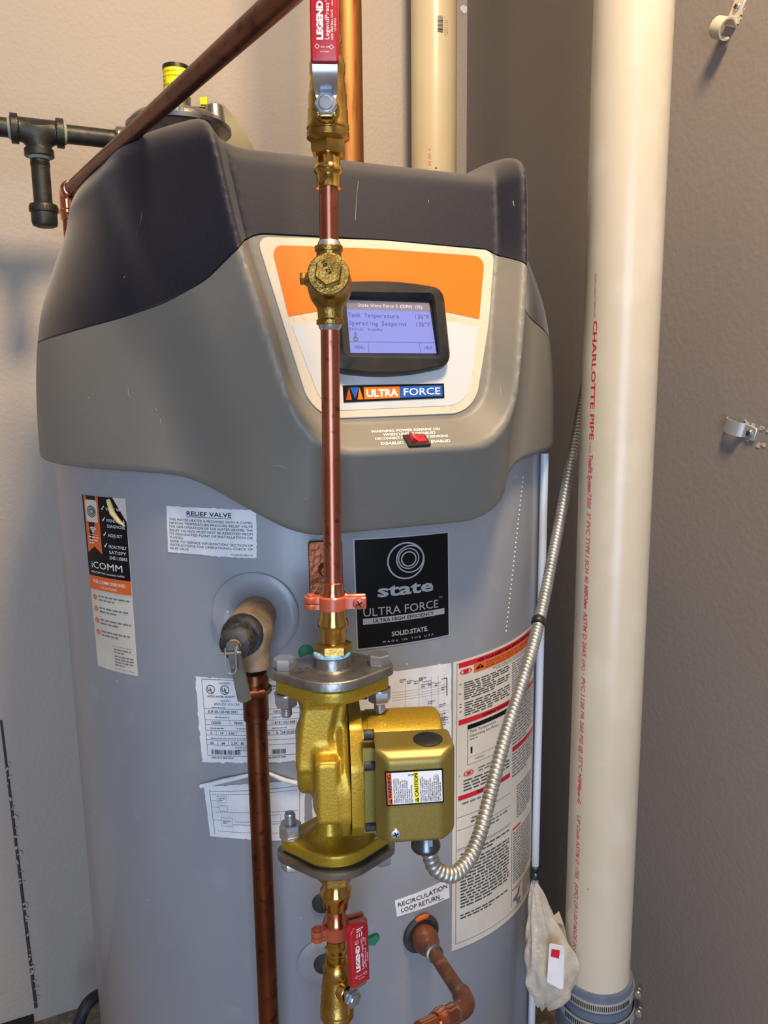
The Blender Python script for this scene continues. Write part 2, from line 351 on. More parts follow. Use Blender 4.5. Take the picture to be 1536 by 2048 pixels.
# ------------------------------------------------------------------ printing: shapes and lettering laid on a surface
_tc = {}
def text_mesh(s, bold=0, res=2):
    key = (s, bold, res)
    if key not in _tc:
        cu = bpy.data.curves.new('lettering_source', 'FONT'); cu.body = s; cu.size = 1; cu.resolution_u = res; cu.offset = bold; cu.fill_mode = 'FRONT'
        cu.dimensions = '2D'
        ob = bpy.data.objects.new('lettering_source', cu); me = bpy.data.meshes.new_from_object(ob)
        V = np.array([v.co[:] for v in me.vertices]).reshape(-1, 3)[:, :2]; Fc = [tuple(p.vertices) for p in me.polygons]
        bpy.data.objects.remove(ob); bpy.data.curves.remove(cu); bpy.data.meshes.remove(me)
        _tc[key] = (V, Fc)
    return _tc[key]
class Print:
    """flat print in its own u,v units; fn(uv array, height) gives points in space"""
    def __init__(s, fn, step=8.): s.fn = fn; s.mb = MB(); s.step = step; s.h = 0
    def _add(s, uv, Fc, m, h): s.mb.add(s.fn(np.asarray(uv, float), h), Fc, m)
    def rect(s, u0, v0, u1, v1, m, h=.0003):
        nu = max(1, int(math.ceil(abs(u1-u0)/s.step))); nv = max(1, int(math.ceil(abs(v1-v0)/s.step/3)))
        uu = np.linspace(u0, u1, nu+1); vv = np.linspace(v0, v1, nv+1)
        uv = [(a, b) for b in vv for a in uu]; Fc = []
        for j in range(nv):
            for i in range(nu): k = j*(nu+1)+i; Fc.append((k, k+1, k+nu+2, k+nu+1))
        s._add(uv, Fc, m, h)
    def frame(s, u0, v0, u1, v1, w, m, h=.0003):
        s.rect(u0, v0, u1, v0+w, m, h); s.rect(u0, v1-w, u1, v1, m, h); s.rect(u0, v0, u0+w, v1, m, h); s.rect(u1-w, v0, u1, v1, m, h)
    def poly(s, pts, m, h=.0003): s._add(pts, [tuple(range(len(pts)))], m, h)
    def ring(s, u, v, r, w, m, h=.0003, n=28, ru=1, a0=0, a1=2*pi):
        full = a1-a0 > 6.2; an = np.linspace(a0, a1, n+1)
        uv = [(u+q*cos(a)*ru, v+q*sin(a)) for q in (r-w, r) for a in an]
        s._add(uv, [(i, i+1, i+n+2, i+n+1)[::-1] for i in range(n)], m, h)
    def disc(s, u, v, r, m, h=.0003, n=20, ru=1): s.poly([(u+r*cos(a)*ru, v+r*sin(a)) for a in np.arange(n)*2*pi/n], m, h)
    def text(s, t, u, v, size, m, h=.0005, al='l', bold=0, width=None, rot=0, shear=0, res=2):
        V, Fc = text_mesh(t, bold, res)
        if not len(V): return
        V = V.copy(); w = V[:, 0].max(); V = V*size*1.38; w *= size*1.38   # size is the capital height
        if width: V[:, 0] *= width/w; w = width
        V[:, 0] += V[:, 1]*shear
        V[:, 0] -= {'l': 0, 'c': w/2, 'r': w}[al]
        c, q = cos(rot), sin(rot); uv = np.stack([u+V[:, 0]*c-V[:, 1]*q, v+V[:, 0]*q+V[:, 1]*c], 1)
        s._add(uv, Fc, m, h)
    def mono(s, t, u, v, size, m, h, width, bold=0):
        w = width/len(t)
        for i, ch in enumerate(t):
            if ch == ' ': continue
            V, Fc = text_mesh(ch, bold, 2); V = V*size*1.38; x0, x1 = V[:, 0].min(), V[:, 0].max(); k = min(1.35, w*.8/max(x1-x0, 1e-6)) if ch not in "iIl1.:'" else 1
            s._add(np.stack([u+(i+.5)*w+(V[:, 0]-(x0+x1)/2)*k, v+V[:, 1]], 1), Fc, m, h)
    def lines(s, u0, u1, v, n, pitch, hgt, m, h=.0004, last=.6, rot=False):
        """illegible small print: rows of short word-like dashes"""
        for i in range(n):
            e = u0+(u1-u0)*(last if i == n-1 else 1); a = u0; y = v-i*pitch
            while a < e-hgt*.8:
                wd = min(hgt*random.uniform(1.4, 4.8), e-a)
                s.poly([(a, y), (a+wd, y), (a+wd, y+hgt), (a, y+hgt)], m, h); a += wd+hgt*.7
    def bars(s, u0, u1, v0, v1, m, n=40, h=.0004):
        a = u0
        while a < u1:
            w = (u1-u0)/n*random.choice([.5, .5, 1, 1.4]); s.poly([(a, v0), (min(a+w, u1), v0), (min(a+w, u1), v1), (a, v1)], m, h); a += w+(u1-u0)/n*random.choice([.5, .8, 1.2])
def quad_fn(P, Wd, Hd, surf):
    """P: four corners (TL, TR, BR, BL) in a surface's own parameters; surf(params, h) -> points"""
    P = [np.asarray(p, float) for p in P]
    def fn(uv, h):
        uv = np.asarray(uv, float); a = uv[:, :1]/Wd; b = uv[:, 1:2]/Hd
        return surf((1-b)*((1-a)*P[3]+a*P[2])+b*((1-a)*P[0]+a*P[1]), h)
    return fn
def tank_surf(q, h): r = RT+h; return np.stack([r*np.sin(q[:, 0]), -r*np.cos(q[:, 0]), q[:, 1]], 1)
def flat_surf(nv):
    nv = np.asarray(nv, float)
    return lambda q, h: q+np.asarray(h)*nv
def sheet(fn, Wd, Hd, nu, nv, jag=0, t=.0004, h0=.0002, m=None):
    """a label sheet with real thickness; jag roughens (tears) its edges, in the label's units"""
    uu = np.linspace(0, Wd, nu+1); vv = np.linspace(0, Hd, nv+1); uv = np.array([(a, b) for b in vv for a in uu])
    if jag:
        def walk(n):
            q = np.cumsum(rng.normal(size=n))*.45; q = q-np.linspace(q[0], q[-1], n); return np.clip(q*.35+rng.normal(size=n)*.45*(rng.random(n) < .4), -1.6, 1.6)*jag
        G_ = uv.reshape(nv+1, nu+1, 2)
        G_[0, :, 1] += walk(nu+1)+jag*.3; G_[-1, :, 1] += walk(nu+1)-jag*.3; G_[:, 0, 0] += walk(nv+1)+jag*.3; G_[:, -1, 0] += walk(nv+1)-jag*.3
        uv = G_.reshape(-1, 2)
    top = fn(uv, h0+t); bot = fn(uv, h0); n = len(uv); a = nu+1; Fc = []
    for j in range(nv):
        for i in range(nu): k = j*a+i; Fc.append((k, k+1, k+a+1, k+a)); Fc.append((n+k, n+k+a, n+k+a+1, n+k+1))
    ed = [j for j in range(nu)]+[nu+a*j for j in range(nv)]+[a*nv+nu-j for j in range(nu)]+[a*(nv-j) for j in range(nv)]
    for i in range(len(ed)): p, q = ed[i], ed[(i+1) % len(ed)]; Fc.append((q, p, n+p, n+q))
    return MB().add(top.tolist()+bot.tolist(), Fc, m)
def rpoly(corners, rad, n=6):
    """polygon with rounded corners; rad: one number or one per corner"""
    C = [np.asarray(c, float) for c in corners]; k = len(C); out = []
    for i in range(k):
        p, q, r = C[i-1], C[i], C[(i+1) % k]; rd = rad[i] if hasattr(rad, '__len__') else rad
        if rd <= 0: out.append(q); continue
        a = nrm(p-q); b = nrm(r-q); ang = math.acos(np.clip(a @ b, -1, 1)); d = min(rd/math.tan(ang/2), .49*np.linalg.norm(p-q), .49*np.linalg.norm(r-q))
        A0, B0 = q+a*d, q+b*d
        for t in np.linspace(0, 1, n+1): out.append((1-t)**2*A0+2*t*(1-t)*(q+(A0+B0-2*q)*.12)+t*t*B0)
    return np.array(out)
def wframe(o, ex, ey, ez):
    o, ex, ey, ez = [np.asarray(q, float) for q in (o, ex, ey, ez)]
    return lambda ab, h: o+np.asarray(ab, float)[:, :1]*ex+np.asarray(ab, float)[:, 1:2]*ey+np.asarray(h)*ez

# ================================================================== the room
UR, NR = U, NF                           # along the back wall, out of the back wall
CO = A([.183, 1.745, 0])                 # corner of the two walls
DR = NF                                  # the right wall runs from the corner towards the viewer
Z = A([0, 0, 1.])
def slab(o, ex, n, h0, h1, t=.1):
    o = np.asarray(o, float); p = [o+h0*Z, o+ex+h0*Z, o+ex+h1*Z, o+h1*Z]
    V = p+[q-n*t for q in p]
    return MB().add(V, [(0, 1, 2, 3), (5, 4, 7, 6), (1, 0, 4, 5), (2, 1, 5, 6), (3, 2, 6, 7), (0, 3, 7, 4)])
# back wall: two boards with an open joint, left of the heater
jx = None
def on_back(x, y):
    v = ray(x, y); t = ((CO-CAM) @ NR)/(v @ NR); return CAM+v*t
def on_right(x, y):
    nr = -U; v = ray(x, y); t = ((CO-CAM) @ nr)/(v @ nr); return CAM+v*t
wb = struct('wall_back', slab(CO-U*3.0, U*3.0, NR, 0, 2.75), M_wall)
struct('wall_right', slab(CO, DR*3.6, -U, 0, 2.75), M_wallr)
struct('wall_left', slab(CO-U*3.0+NF*3.6, -NF*3.6, U, 0, 2.75), M_wall)
def plate(z0, z1, m, nm):
    p = [CO+U*.1-NF*.1, CO-U*3.1-NF*.1, CO-U*3.1+NF*3.7, CO+U*.1+NF*3.7]
    V = [q+Z*z1 for q in p]+[q+Z*z0 for q in p]
    struct(nm, MB().add(V, [(0, 1, 2, 3), (7, 6, 5, 4), (0, 4, 5, 1), (1, 5, 6, 2), (2, 6, 7, 3), (3, 7, 4, 0)]), m)
plate(-.1, 0, M_floor, 'floor'); plate(2.75, 2.85, M_ceil, 'ceiling')
# corner bead on the back wall beside the corner
a = CO-U*.047
struct('trim_1', slab(a, U*.047, NR, 0, 2.75, .0).add([], []) if False else MB().box(a+U*.0235+NR*.002+Z*1.375, U*.0235, NR*.002, Z*1.375), M_wall)
# open board joint, low on the left, with ragged paint along it
p0, p1 = on_back(2, 1440), on_back(72, 2014)
jt = MB(); jt.tube([p0+NR*.0005, p1+NR*.0005], [.0022, .0034], 8)
j = part('board_joint', jt, M_joint, wb, 'dark open joint between two wall boards')
fl = MB()
for k in range(44):
    q = p0+(p1-p0)*(random.random()**.6); s_ = random.uniform(.0015, .0045)
    c = q+NR*.002+U*random.uniform(-.003, .007)
    e1 = nrm(U*random.uniform(-1, 1)+Z*random.uniform(-1, 1))*s_; e2 = np.cross(NR, e1)*random.uniform(.3, .7)
    fl.box(c, e1, e2, NR*random.uniform(.0006, .002))
part('paint_flakes', fl, M_flake, wb, 'pale ragged paint flakes along the board joint')
b0, b1 = on_back(-40, 2066), on_back(66, 2022)
bb = MB(); d_ = nrm((b1-b0)*A([1, 1, 0])); b1z = A([b1[0], b1[1], 0])
bb.box(b1z-d_*.4+NR*.003+Z*.011, d_*.4, NR*.003, Z*.008)
struct('baseboard_back', bb, M_dark)
# chipped paint patch near the top right of the back wall
pc = MB(); c = on_back(925, 20)+NR*.0045
pc.prism([(.0075*cos(t)*random.uniform(.8, 1.25), .0075*sin(t)*random.uniform(.8, 1.25)) for t in np.arange(11)*2*pi/11], wframe(c, U, Z, NR), 0, .0006)
part('paint_chip', pc, M_pw, wb, 'white chipped paint spot near the corner')

# ================================================================== hood of the heater, in the heater's own space
XC = -.031
ZR = [1.0, 1.20, 1.25, 1.30, 1.35, 1.394, 1.43, 1.466, 1.50, 1.6]; RR = [.369, .369, .367, .362, .353, .337, .322, .309, .301, .294]
t_rad = tab(ZR, RR, .04)
t_hw = tab([1.10, 1.18, 1.20, 1.24, 1.31, 1.38, 1.48, 1.55], [.088, .104, .110, .124, .143, .158, .172, .178], .04)
t_base = tab([1.10, 1.15, 1.21, 1.24, 1.31, 1.39, 1.48, 1.56], [.082, .088, .103, .109, .122, .141, .152, .158], .03)
t_zb = tab([0, .085, .10, .12, .15, .17, .19, .21, .25, .5], [1.0985, 1.0985, 1.101, 1.108, 1.126, 1.140, 1.151, 1.156, 1.1575, 1.1575], .02)
t_seam = tab([0, .128, .14, .152, .165, .18, .21, .25, .30, .37, .5], [1.396, 1.394, 1.389, 1.379, 1.366, 1.349, 1.333, 1.322, 1.311, 1.299, 1.289], .014)
def hood_sdf(x, y, z):
    X = np.abs(x-XC); r = np.sqrt(x*x+y*y)
    sk = (r-t_rad(z))*.97
    h = (y-P0[1])*NP[1]+(z-P0[2])*NP[2]
    yf = P0[1]+(z-P0[2])*math.tan(TL)-.033
    hw = t_hw(z)
    side = smax(smax((X-hw-.66*(y-yf))/1.2, (X-hw-.060-.22*(y-yf-.077))/1.024, .02), X-hw-.094, .03)
    yl = P0[1]+(1.19-P0[2])*math.tan(TL)-.033
    low = (yl+.52*(1.19-z)-y)/1.127
    B = smax(smax(side, low, .045), h-.033, .009); B = smax(B, y-.05, .02)
    S = smin(sk, B, .03)
    base = t_base(z)
    D = smax(smax((X-base-.55*h)/1.14, (1.211-.85*h-z)/1.31, .045), -h, .001)
    S = smax(S, -D, .006)
    S = smax(S, z-1.506, .04)
    C = smax((X-.146-.6*(z-1.483))/1.166, 1.483-z, .02); S = smax(S, -C, .022)
    zb = t_zb(X)
    zb = np.where(y < 0, zb, 1.1575)
    return smax(S, zb-z, .006)
def seam_z(x, y):
    X = np.abs(x-XC)
    q = t_seam(X)
    return np.where(y < .1, q, 1.299)
def hit(px, py, f=hood_sdf):
    o = toloc(CAM); d = nrm(toloc(CAM+ray(px, py))-o); t = .45
    for _ in range(160):
        p = o+d*t; s_ = float(f(*p)); t += s_*.7
        if abs(s_) < 1e-5: break
    e = 1e-4; p = o+d*t
    g = A([f(p[0]+e, p[1], p[2])-f(p[0]-e, p[1], p[2]), f(p[0], p[1]+e, p[2])-f(p[0], p[1]-e, p[2]), f(p[0], p[1], p[2]+e)-f(p[0], p[1], p[2]-e)])
    return p, nrm(g)

heater = thing('water_heater', 'tall grey cylindrical gas water heater with dark hood and lit display', 'water heater', AX, TH)
tk = MB(); tk.lathe([(.30, .06), (.345, .06), (RT, .075), (RT, 1.19), (.30, 1.19)], (0, 0, 0), n=160)
tank = part('tank_jacket', tk, M_jacket, heater, local=True)
bs = MB(); bs.lathe([(.30, 0), (.372, 0), (.376, .01), (.376, .085), (.370, .095), (.353, .095), (.353, .07), (.3, .06)], (0, 0, 0), n=120)
part('base_ring', bs, M_rub, heater, local=True)
hm = sdf_mesh(hood_sdf, (-.41, -.47, 1.075), (.40, .40, 1.51), .0042); hv = hm.v[0]; hs = hv[:, 2]-seam_z(hv[:, 0], hv[:, 1])
hood_l = part('lower_hood', split_mesh(hm, hs+.0010, -1, hood_sdf), M_hoodg, heater, 'mid grey moulded plastic lower hood', local=True, smooth=50)
hood_u = part('upper_hood', split_mesh(hm, hs-.0010, 1, hood_sdf), M_hoodd, heater, 'dark charcoal moulded plastic upper hood', local=True, smooth=50)

# ---- console panel
pf = lambda ab, h: panel_pt(ab, h)
pp = lambda x, y, h=0: panel_ab(x, y, h)
cream = MB()
cc = [pp(626, 839), pp(948, 826), pp(976, 655), pp(988, 502), pp(760, 481), pp(512, 474)]
cream.prism(rpoly(cc, [.034, .036, .3, .010, .5, .010], 10), pf, -.0005, .0012, .0004)
panel = part('control_panel', cream, M_cream, heater, 'cream printed control panel', local=True)
g = Print(pf)
oc = [pp(576, 634), pp(640, 622), pp(760, 612), pp(880, 622), pp(957, 639), pp(968, 514), pp(760, 499), pp(541, 491)]
g.poly(rpoly(oc, [.001, .2, .2, .2, .001, .010, 0, .010]), M_orange, .0016)
wc = [pp(648, 823), pp(935, 810), pp(955, 655), pp(880, 640), pp(760, 634), pp(640, 641), pp(582, 652)]
g.poly(rpoly(wc, [.026, .030, .001, .1, .1, .1, .001], 10), M_palep, .0016)
bq = [pp(684, 772), pp(886, 768), pp(887, 797), pp(686, 806)]
def bfn(P, Wd, Hd, h0):
    s_ = lambda q, h: panel_pt(q, h)
    return quad_fn(P, Wd, Hd, s_)
part('panel_print', g.mb, None, panel, 'orange and white panel print', local=True)
b_ = Print(bfn(bq, 200, 30, 0)); K = .0022
b_.rect(0, 0, 200, 30, M_pk, K)
b_.poly([(4, 4), (14, 4), (11, 26)][:3], M_orange, K+.0003); b_.poly([(4, 4), (15, 4), (11, 26)], M_orange, K+.0003)
b_.poly([(22, 5), (30, 26), (13, 26)], M_pblue, K+.0003); b_.poly([(26, 4), (37, 4), (31, 26)], M_orange, K+.0003)
b_.rect(39, 4, 109, 26, M_orange, K+.0002); b_.rect(110, 4, 196, 26, M_pblue, K+.0002)
b_.text('ULTRA', 43, 8, 13.5, M_pw, K+.0005, bold=.035, width=62); b_.text('FORCE', 115, 8, 14.5, M_pw, K+.0005, width=76, bold=.006)
part('name_badge', b_.mb, None, panel, 'black, orange and blue name badge', local=True)
# ---- display bezel and screen
bz = MB(); hB = .013
bo = [pp(677, 746, hB), pp(790, 753, hB), pp(895, 744, hB), pp(905, 730, hB), pp(897, 640, hB), pp(889, 574, hB), pp(790, 558, hB), pp(690, 554, hB), pp(660, 562, hB), pp(664, 640, hB), pp(668, 740, hB)]
bo = rpoly([bo[10], bo[1], bo[3], bo[5], bo[6], bo[8]], [.012, .3, .014, .012, .3, .012], 8)
# outer shell with a sunk opening
io = [pp(678, 713, hB), pp(882, 718, hB), pp(868, 586, hB), pp(676, 583, hB)]
io2 = [pp(687, 709, .005), pp(876, 710, .005), pp(861, 603, .005), pp(680, 596, .005)]
outer = np.array(bo); 
def resample(P, n):
    P = np.asarray(P); Q = np.concatenate([P, P[:1]]); d = np.r_[0, np.cumsum(np.linalg.norm(np.diff(Q, axis=0), axis=1))]
    t = np.linspace(0, d[-1], n, endpoint=False); return np.stack([np.interp(t, d, Q[:, i]) for i in (0, 1)], 1)
def angsort(P, n):
    c = P.mean(0); R_ = resample(P, n*4); an = np.arctan2(R_[:, 1]-c[1], R_[:, 0]-c[0]); tt = np.linspace(-pi, pi, n, endpoint=False)
    o_ = np.argsort(an); an, R_ = an[o_], R_[o_]
    return np.stack([np.interp(tt, np.r_[an-2*pi, an, an+2*pi], np.tile(R_[:, i], 3)) for i in (0, 1)], 1)
nn = 96; ring_o = angsort(outer, nn); ring_i = angsort(rpoly(io, .004), nn); ring_s = angsort(rpoly(io2, .002), nn)
cen = ring_o.mean(0)
lv = [(ring_o, .0008), (ring_o, .0085), (cen+(ring_o-cen)*.985, .0115), (cen+(ring_o-cen)*.955, .013), (ring_i, hB+.0004), (cen+(ring_i-cen)*.985, .0122), (ring_s, .0052), (ring_s*.0+cen, .0052)]
Vb = np.concatenate([panel_pt(r_, h_) for r_, h_ in lv]); Fb = []
for i in range(len(lv)-1):
    for j_ in range(nn): a, b = i*nn+j_, i*nn+(j_+1) % nn; Fb.append((a, b, b+nn, a+nn))
bz.add(Vb, Fb); bezel = part('display_bezel', bz, M_black, panel, local=True)
sq = [pp(692, 600, .0056), pp(858, 606, .0056), pp(873, 707, .0056), pp(701, 706, .0056)]
s_ = Print(bfn(sq, 170, 100, 0)); K = .0056
s_.rect(0, 0, 170, 100, M_scr, K); s_.rect(0, 83, 170, 100, M_scrbar, K+.0002)
s_.mono('State Ultra Force 0 (SUF60 120)', 22, 88, 6.6, M_scrlt, K+.0004, 132)
s_.mono('Tank Temperature', 1, 68, 8.6, M_scrtx, K+.0004, 102); s_.mono('135\u00b0F', 134, 68, 8.6, M_scrtx, K+.0004, 32)
s_.mono('Operating Setpoint', 1, 53, 8.6, M_scrtx, K+.0004, 116); s_.mono('135\u00b0F', 134, 53, 8.6, M_scrtx, K+.0004, 32)
s_.mono('Status: Standby', 1, 43, 5.2, M_scrtx, K+.0004, 66)
s_.rect(0, 21, 170, 21.7, M_scrtx, K+.0003); s_.rect(35, 0, 35.7, 21, M_scrtx, K+.0003); s_.rect(137, 0, 137.7, 21, M_scrtx, K+.0003)
s_.text('MENU', 18, 8, 6.2, M_scrtx, K+.0004, 'c', width=19); s_.text('HELP', 154, 8, 6.2, M_scrtx, K+.0004, 'c', width=17)
s_.ring(12, 37, 2.6, .8, M_scrtx, K+.0003, 14, a0=0, a1=pi); s_.rect(9.4, 28, 10.2, 37, M_scrtx, K+.0003); s_.rect(13.8, 28, 14.6, 37, M_scrtx, K+.0003)
s_.ring(12, 26, 4.4, 1, M_scrtx, K+.0003, 18); s_.disc(12, 26, 2.8, M_pgrey, K+.0004)
for k in range(4): s_.rect(11.4, 29+k*2.4, 13, 30.2+k*2.4, M_scrtx, K+.0003)
part('display_screen', s_.mb, None, panel, 'lit violet-blue display screen with menu text', local=True)
# ---- ledge lettering and the rocker switch
def quad_hit(cs, Wd, Hd):
    P = [hit(*c)[0] for c in cs]; n_ = nrm(np.cross(P[1]-P[0], P[3]-P[0])); n_ = n_ if n_[1] < 0 else -n_
    def fn(uv, h):
        q = quad_fn(P, Wd, Hd, flat_surf(n_))(uv, h)
        for _ in range(3):               # settle on the curved plastic
            d = hood_sdf(q[:, 0], q[:, 1], q[:, 2])-h; q = q-d[:, None]*n_
        return q
    return fn, n_
fn, n_ = quad_hit([(738, 858), (905, 851), (905, 887), (738, 894)], 167, 36)
t_ = Print(fn)
t_.text('WARNING: POWER REMAINS ON', 72, 27.5, 5.2, M_pw, .0004, 'c', width=136, bold=.02)
t_.text('WHEN UNIT IS DISABLED', 79, 20, 5.2, M_pw, .0004, 'c', width=104, bold=.02)
t_.text('DISCONNECT POWER BEFORE SERVICING', 84, 13, 4.4, M_pw, .0004, 'c', width=146, bold=.02)
t_.text('DISABLED', 22, 2.5, 5.2, M_pw, .0004, width=45, bold=.02); t_.text('ENABLED', 122, 2.5, 5.2, M_pw, .0004, width=40, bold=.02)
part('ledge_lettering', t_.mb, None, hood_l, 'white warning lettering on the ledge', local=True)
p, n_ = hit(833, 882); ex = nrm(A([1, 0, 0])-n_*n_[0]); ey = np.cross(n_, ex)
sw = MB(); sw.prism(rpoly([(-.0125, -.009), (.0125, -.009), (.0125, .009), (-.0125, .009)], .0015, 3), wframe(p, ex, ey, n_), -.002, .0022, .0008)
swo = part('power_switch', sw, M_black, heater, 'black rocker switch on the ledge', local=True)
rk = MB(); q = lambda a, b, c: p+ex*a+ey*b+n_*c
V = [q(-.0085, -.0055, .002), q(.0085, -.0055, .002), q(.0085, .0055, .002), q(-.0085, .0055, .002), q(-.0075, -.005, .0085), q(0, -.005, .0035), q(.0085, -.005, .0042), q(.0085, .005, .0042), q(0, .005, .0035), q(-.0075, .005, .0085)]
rk.add(V, [(3, 2, 1, 0), (0, 1, 6, 5, 4), (2, 3, 9, 8, 7), (4, 5, 8, 9), (5, 6, 7, 8), (1, 2, 7, 6), (3, 0, 4, 9)])
part('rocker', rk, M_swred, swo, 'red rocker', local=True, smooth=0)

# ---- scuffs on the plastic
def scuff(pts_, r_, par, m=M_scuff):
    mb = MB(); P_ = [hit(*q)[0] for q in pts_]; mb.tube(P_, [r_*random.uniform(.35, .7) for _ in P_], 6); part('scuff', mb, m, par, 'pale scuff or scratch in the plastic', local=True)
for pts_, r_, par in (([(253, 775), (259, 776)], .0006, hood_l), ([(257, 776), (256, 786), (258, 792), (262, 795)], .0006, hood_l), ([(311, 816), (314, 822)], .0007, hood_l), ([(320, 838), (322, 850)], .0006, hood_l), ([(549, 931), (560, 932), (573, 936)], .0006, hood_l), ([(608, 1000), (616, 995)], .0006, hood_l), ([(1000, 770), (1002, 792)], .0005, hood_l), ([(717, 362), (713, 390), (711, 440)], .0004, hood_u), ([(284, 425), (282, 440), (272, 470)], .0004, hood_u), ([(1026, 402), (1028, 412)], .0008, hood_u), ([(857, 400), (857, 405)], .0006, hood_u)): scuff(pts_, r_, par)
# ---- jacket seam stitching
sm = MB()
for k in range(34):
    x = 1046+(1012-1046)*k/33; y = 955+(1262-955)*k/33; l = toloc(on_cyl(x, y, RT)); nvec = nrm(A([l[0], l[1], 0]))
    sm.lathe([(.0009, -.0005), (.0011, .0004), (.0006, .0009)], l, nvec, 6)
so = part('seam_dots', sm, M_pw, heater, 'vertical row of small pale dots on the jacket', local=True)
# ---- labels stuck to the jacket
def tank_label(name, corners, Wd, Hd, m, jag=0, nu=24, nv=10, label=None, h0=.0002):
    fn = quad_fn([tank_uv(*c) for c in corners], Wd, Hd, tank_surf)
    o = part(name, sheet(fn, Wd, Hd, nu, nv, jag, h0=h0, m=m), m, heater, label, local=True, smooth=30)
    return o, Print(lambda uv, h: fn(uv, h+h0+.0003), 8), fn
# relief valve text label
o, g, fn = tank_label('relief_valve_label', [(333, 1011), (513, 1019), (514, 1116), (336, 1104)], 180, 96, M_white, 1.6, 44, 22, 'torn white paper label with black text')
g.text('RELIEF VALVE', 88, 79, 9, M_pk, al='c', width=90, bold=.012); g.rect(43, 76, 133, 77, M_pk)
tx = ['THIS WATER HEATER IS PROVIDED WITH A COMBI-', 'NATION TEMPERATURE-PRESSURE RELIEF VALVE', 'FOR SAFE OPERATION OF THE WATER HEATER, THE', 'RELIEF VALVE(S) MUST NOT BE REMOVED FROM', 'ITS DESIGNATED POINT OF INSTALLATION OR']
for i, t in enumerate(tx): g.text(t, 6, 67-i*7.4, 4.9, M_pk, width=167)
g.text('PLUGGED.', 6, 30, 4.9, M_pk)
g.text('REFER TO "SERVICE INFORMATION" SECTION OF', 6, 22, 4.9, M_pk, width=167); g.text('INSTRUCTIONS FOR OPERATIONAL CHECK OF', 6, 14.6, 4.9, M_pk, width=167); g.text('RELIEF VALVE.', 6, 7.4, 4.9, M_pk)
g.text('191068-000 REV. 01', 172, 3, 3.8, M_pk, al='r')
part('label_print', g.mb, None, o, local=True)
# tall connectivity sticker
o, g, fn = tank_label('connectivity_sticker', [(165, 989), (251, 997), (276, 1352), (197, 1331)], 85, 350, M_labc, 0, 16, 24, 'tall black, orange and white sticker')
g.rect(0, 190, 64, 350, M_pk); g.rect(64, 190, 85, 305, M_pk); g.poly([(64, 305), (85, 305), (64, 349)], M_pk); g.poly([(4, 350), (36, 350), (36, 236), (20, 250), (4, 236)], M_por, .0005)
g.poly(rpoly([(7, 298), (33, 298), (33, 342), (7, 342)], 4), M_labc, .0007)
for r_, dx in ((11.5, 0), (8, 1), (5, 2)): g.ring(20+dx*.4, 319, r_, 1.6, M_pk, .0009, ru=.85)
for r_ in (12, 8.5, 5): g.ring(20, 277, r_, 2, M_pw, .0007, 12, a0=pi*.25, a1=pi*.75, ru=.9)
g.disc(20, 278.5, 1.6, M_pw, .0008); g.rect(7, 273, 33, 273.5, M_pw, .0007)
g.lines(9, 31, 267, 3, 6, 2.2, M_pw, .0007)
for yy, rows in ((324, ['VIEW W']), (302, ['MONITOR &', 'DIAGNOSE']), (273, ['ADJUST']), (251, ['PROACTIVELY', 'SATISFY', 'END USERS'])):
    g.poly([(41, yy+4), (43, yy), (48, yy+9), (46.5, yy+9), (43, yy+3.4)], M_pw, .0006)
    for i, t in enumerate(rows): g.text(t, 50, yy-i*11, 6.4, M_pw, width=min(32, 4.4*len(t)), al='l')
g.text('iCOMM', 8, 206, 14, M_pw, width=64); g.text('FREE iCOMM WiFi Connectivity Available', 7, 196, 4, M_pw, width=68)
g.rect(0, 162, 85, 190, M_por, .0006); g.text('FREE iCOMM ONBOARD', 10, 176, 7, M_pw, .0009, width=66, bold=.01); g.text('TO ACTIVATE:', 28, 166, 5.2, M_pw, .0009, width=32)
for i in range(4):
    y_ = 146-i*24; g.disc(10, y_, 5.4, M_por, .0006, ru=.9); g.text(str(i+1), 10, y_-2.6, 5.4, M_pw, .0009, 'c'); g.lines(18, 80, y_+2, 2, 7.5, 3, M_pgrey)
g.rect(40, 52, 80, 52.6, M_pgrey); g.lines(43, 76, 45, 2, 6, 2.4, M_pgrey); g.lines(43, 80, 31, 4, 6, 2.4, M_pgrey, last=.5); g.rect(40, 6, 80, 6.6, M_pgrey)
part('sticker_print', g.mb, None, o, local=True)
f = MB(); pts = [fn(A([[u_, v_]]), h_)[0] for u_, v_, h_ in ((57, 345, .001), (66, 322, .004), (75, 306, .003), (82, 297, .001))]
wd = [.0028, .0033, .0026, .0006]
f.tube(pts, wd, 10); part('curled_corner', f, M_flap, o, 'yellowed curled-over sticker corner', local=True)
# rating label and the diagram below it
o, g, fn = tank_label('rating_label', [(390, 1352), (606, 1352), (606, 1520), (405, 1524)], 210, 170, M_white, 2.0, 46, 30, 'torn white rating label with black figures')
g.frame(14, 14, 204, 166, .8, M_pk)
for u_, t in ((31, 'LISTED'), (60, 'WATER QUALITY')):
    g.ring(u_, 146, 9, 1.3, M_pk); g.text('U', u_-3, 143, 7, M_pk, al='c', bold=.03); g.text('L', u_+2.6, 140.5, 7, M_pk, al='c', bold=.03); g.text(t, u_, 131, 3.6, M_pk, al='c', bold=.015)
g.text('CLASSIFIED', 60, 157.5, 3.4, M_pk, al='c'); g.text('ANSI Z21.10.3-CSA', 36, 116, 4.6, M_pk)
g.text('ANSI/NSF 5', 50, 123, 3.2, M_pk); g.text('TANKLESS', 150, 152, 3.6, M_pk, bold=.015); g.text('WATER HEATER', 148, 146, 3.6, M_pk, bold=.015)
for yy in (108, 98, 86, 76, 65, 56, 46, 36): g.rect(14, yy, 204, yy+.6, M_pk)
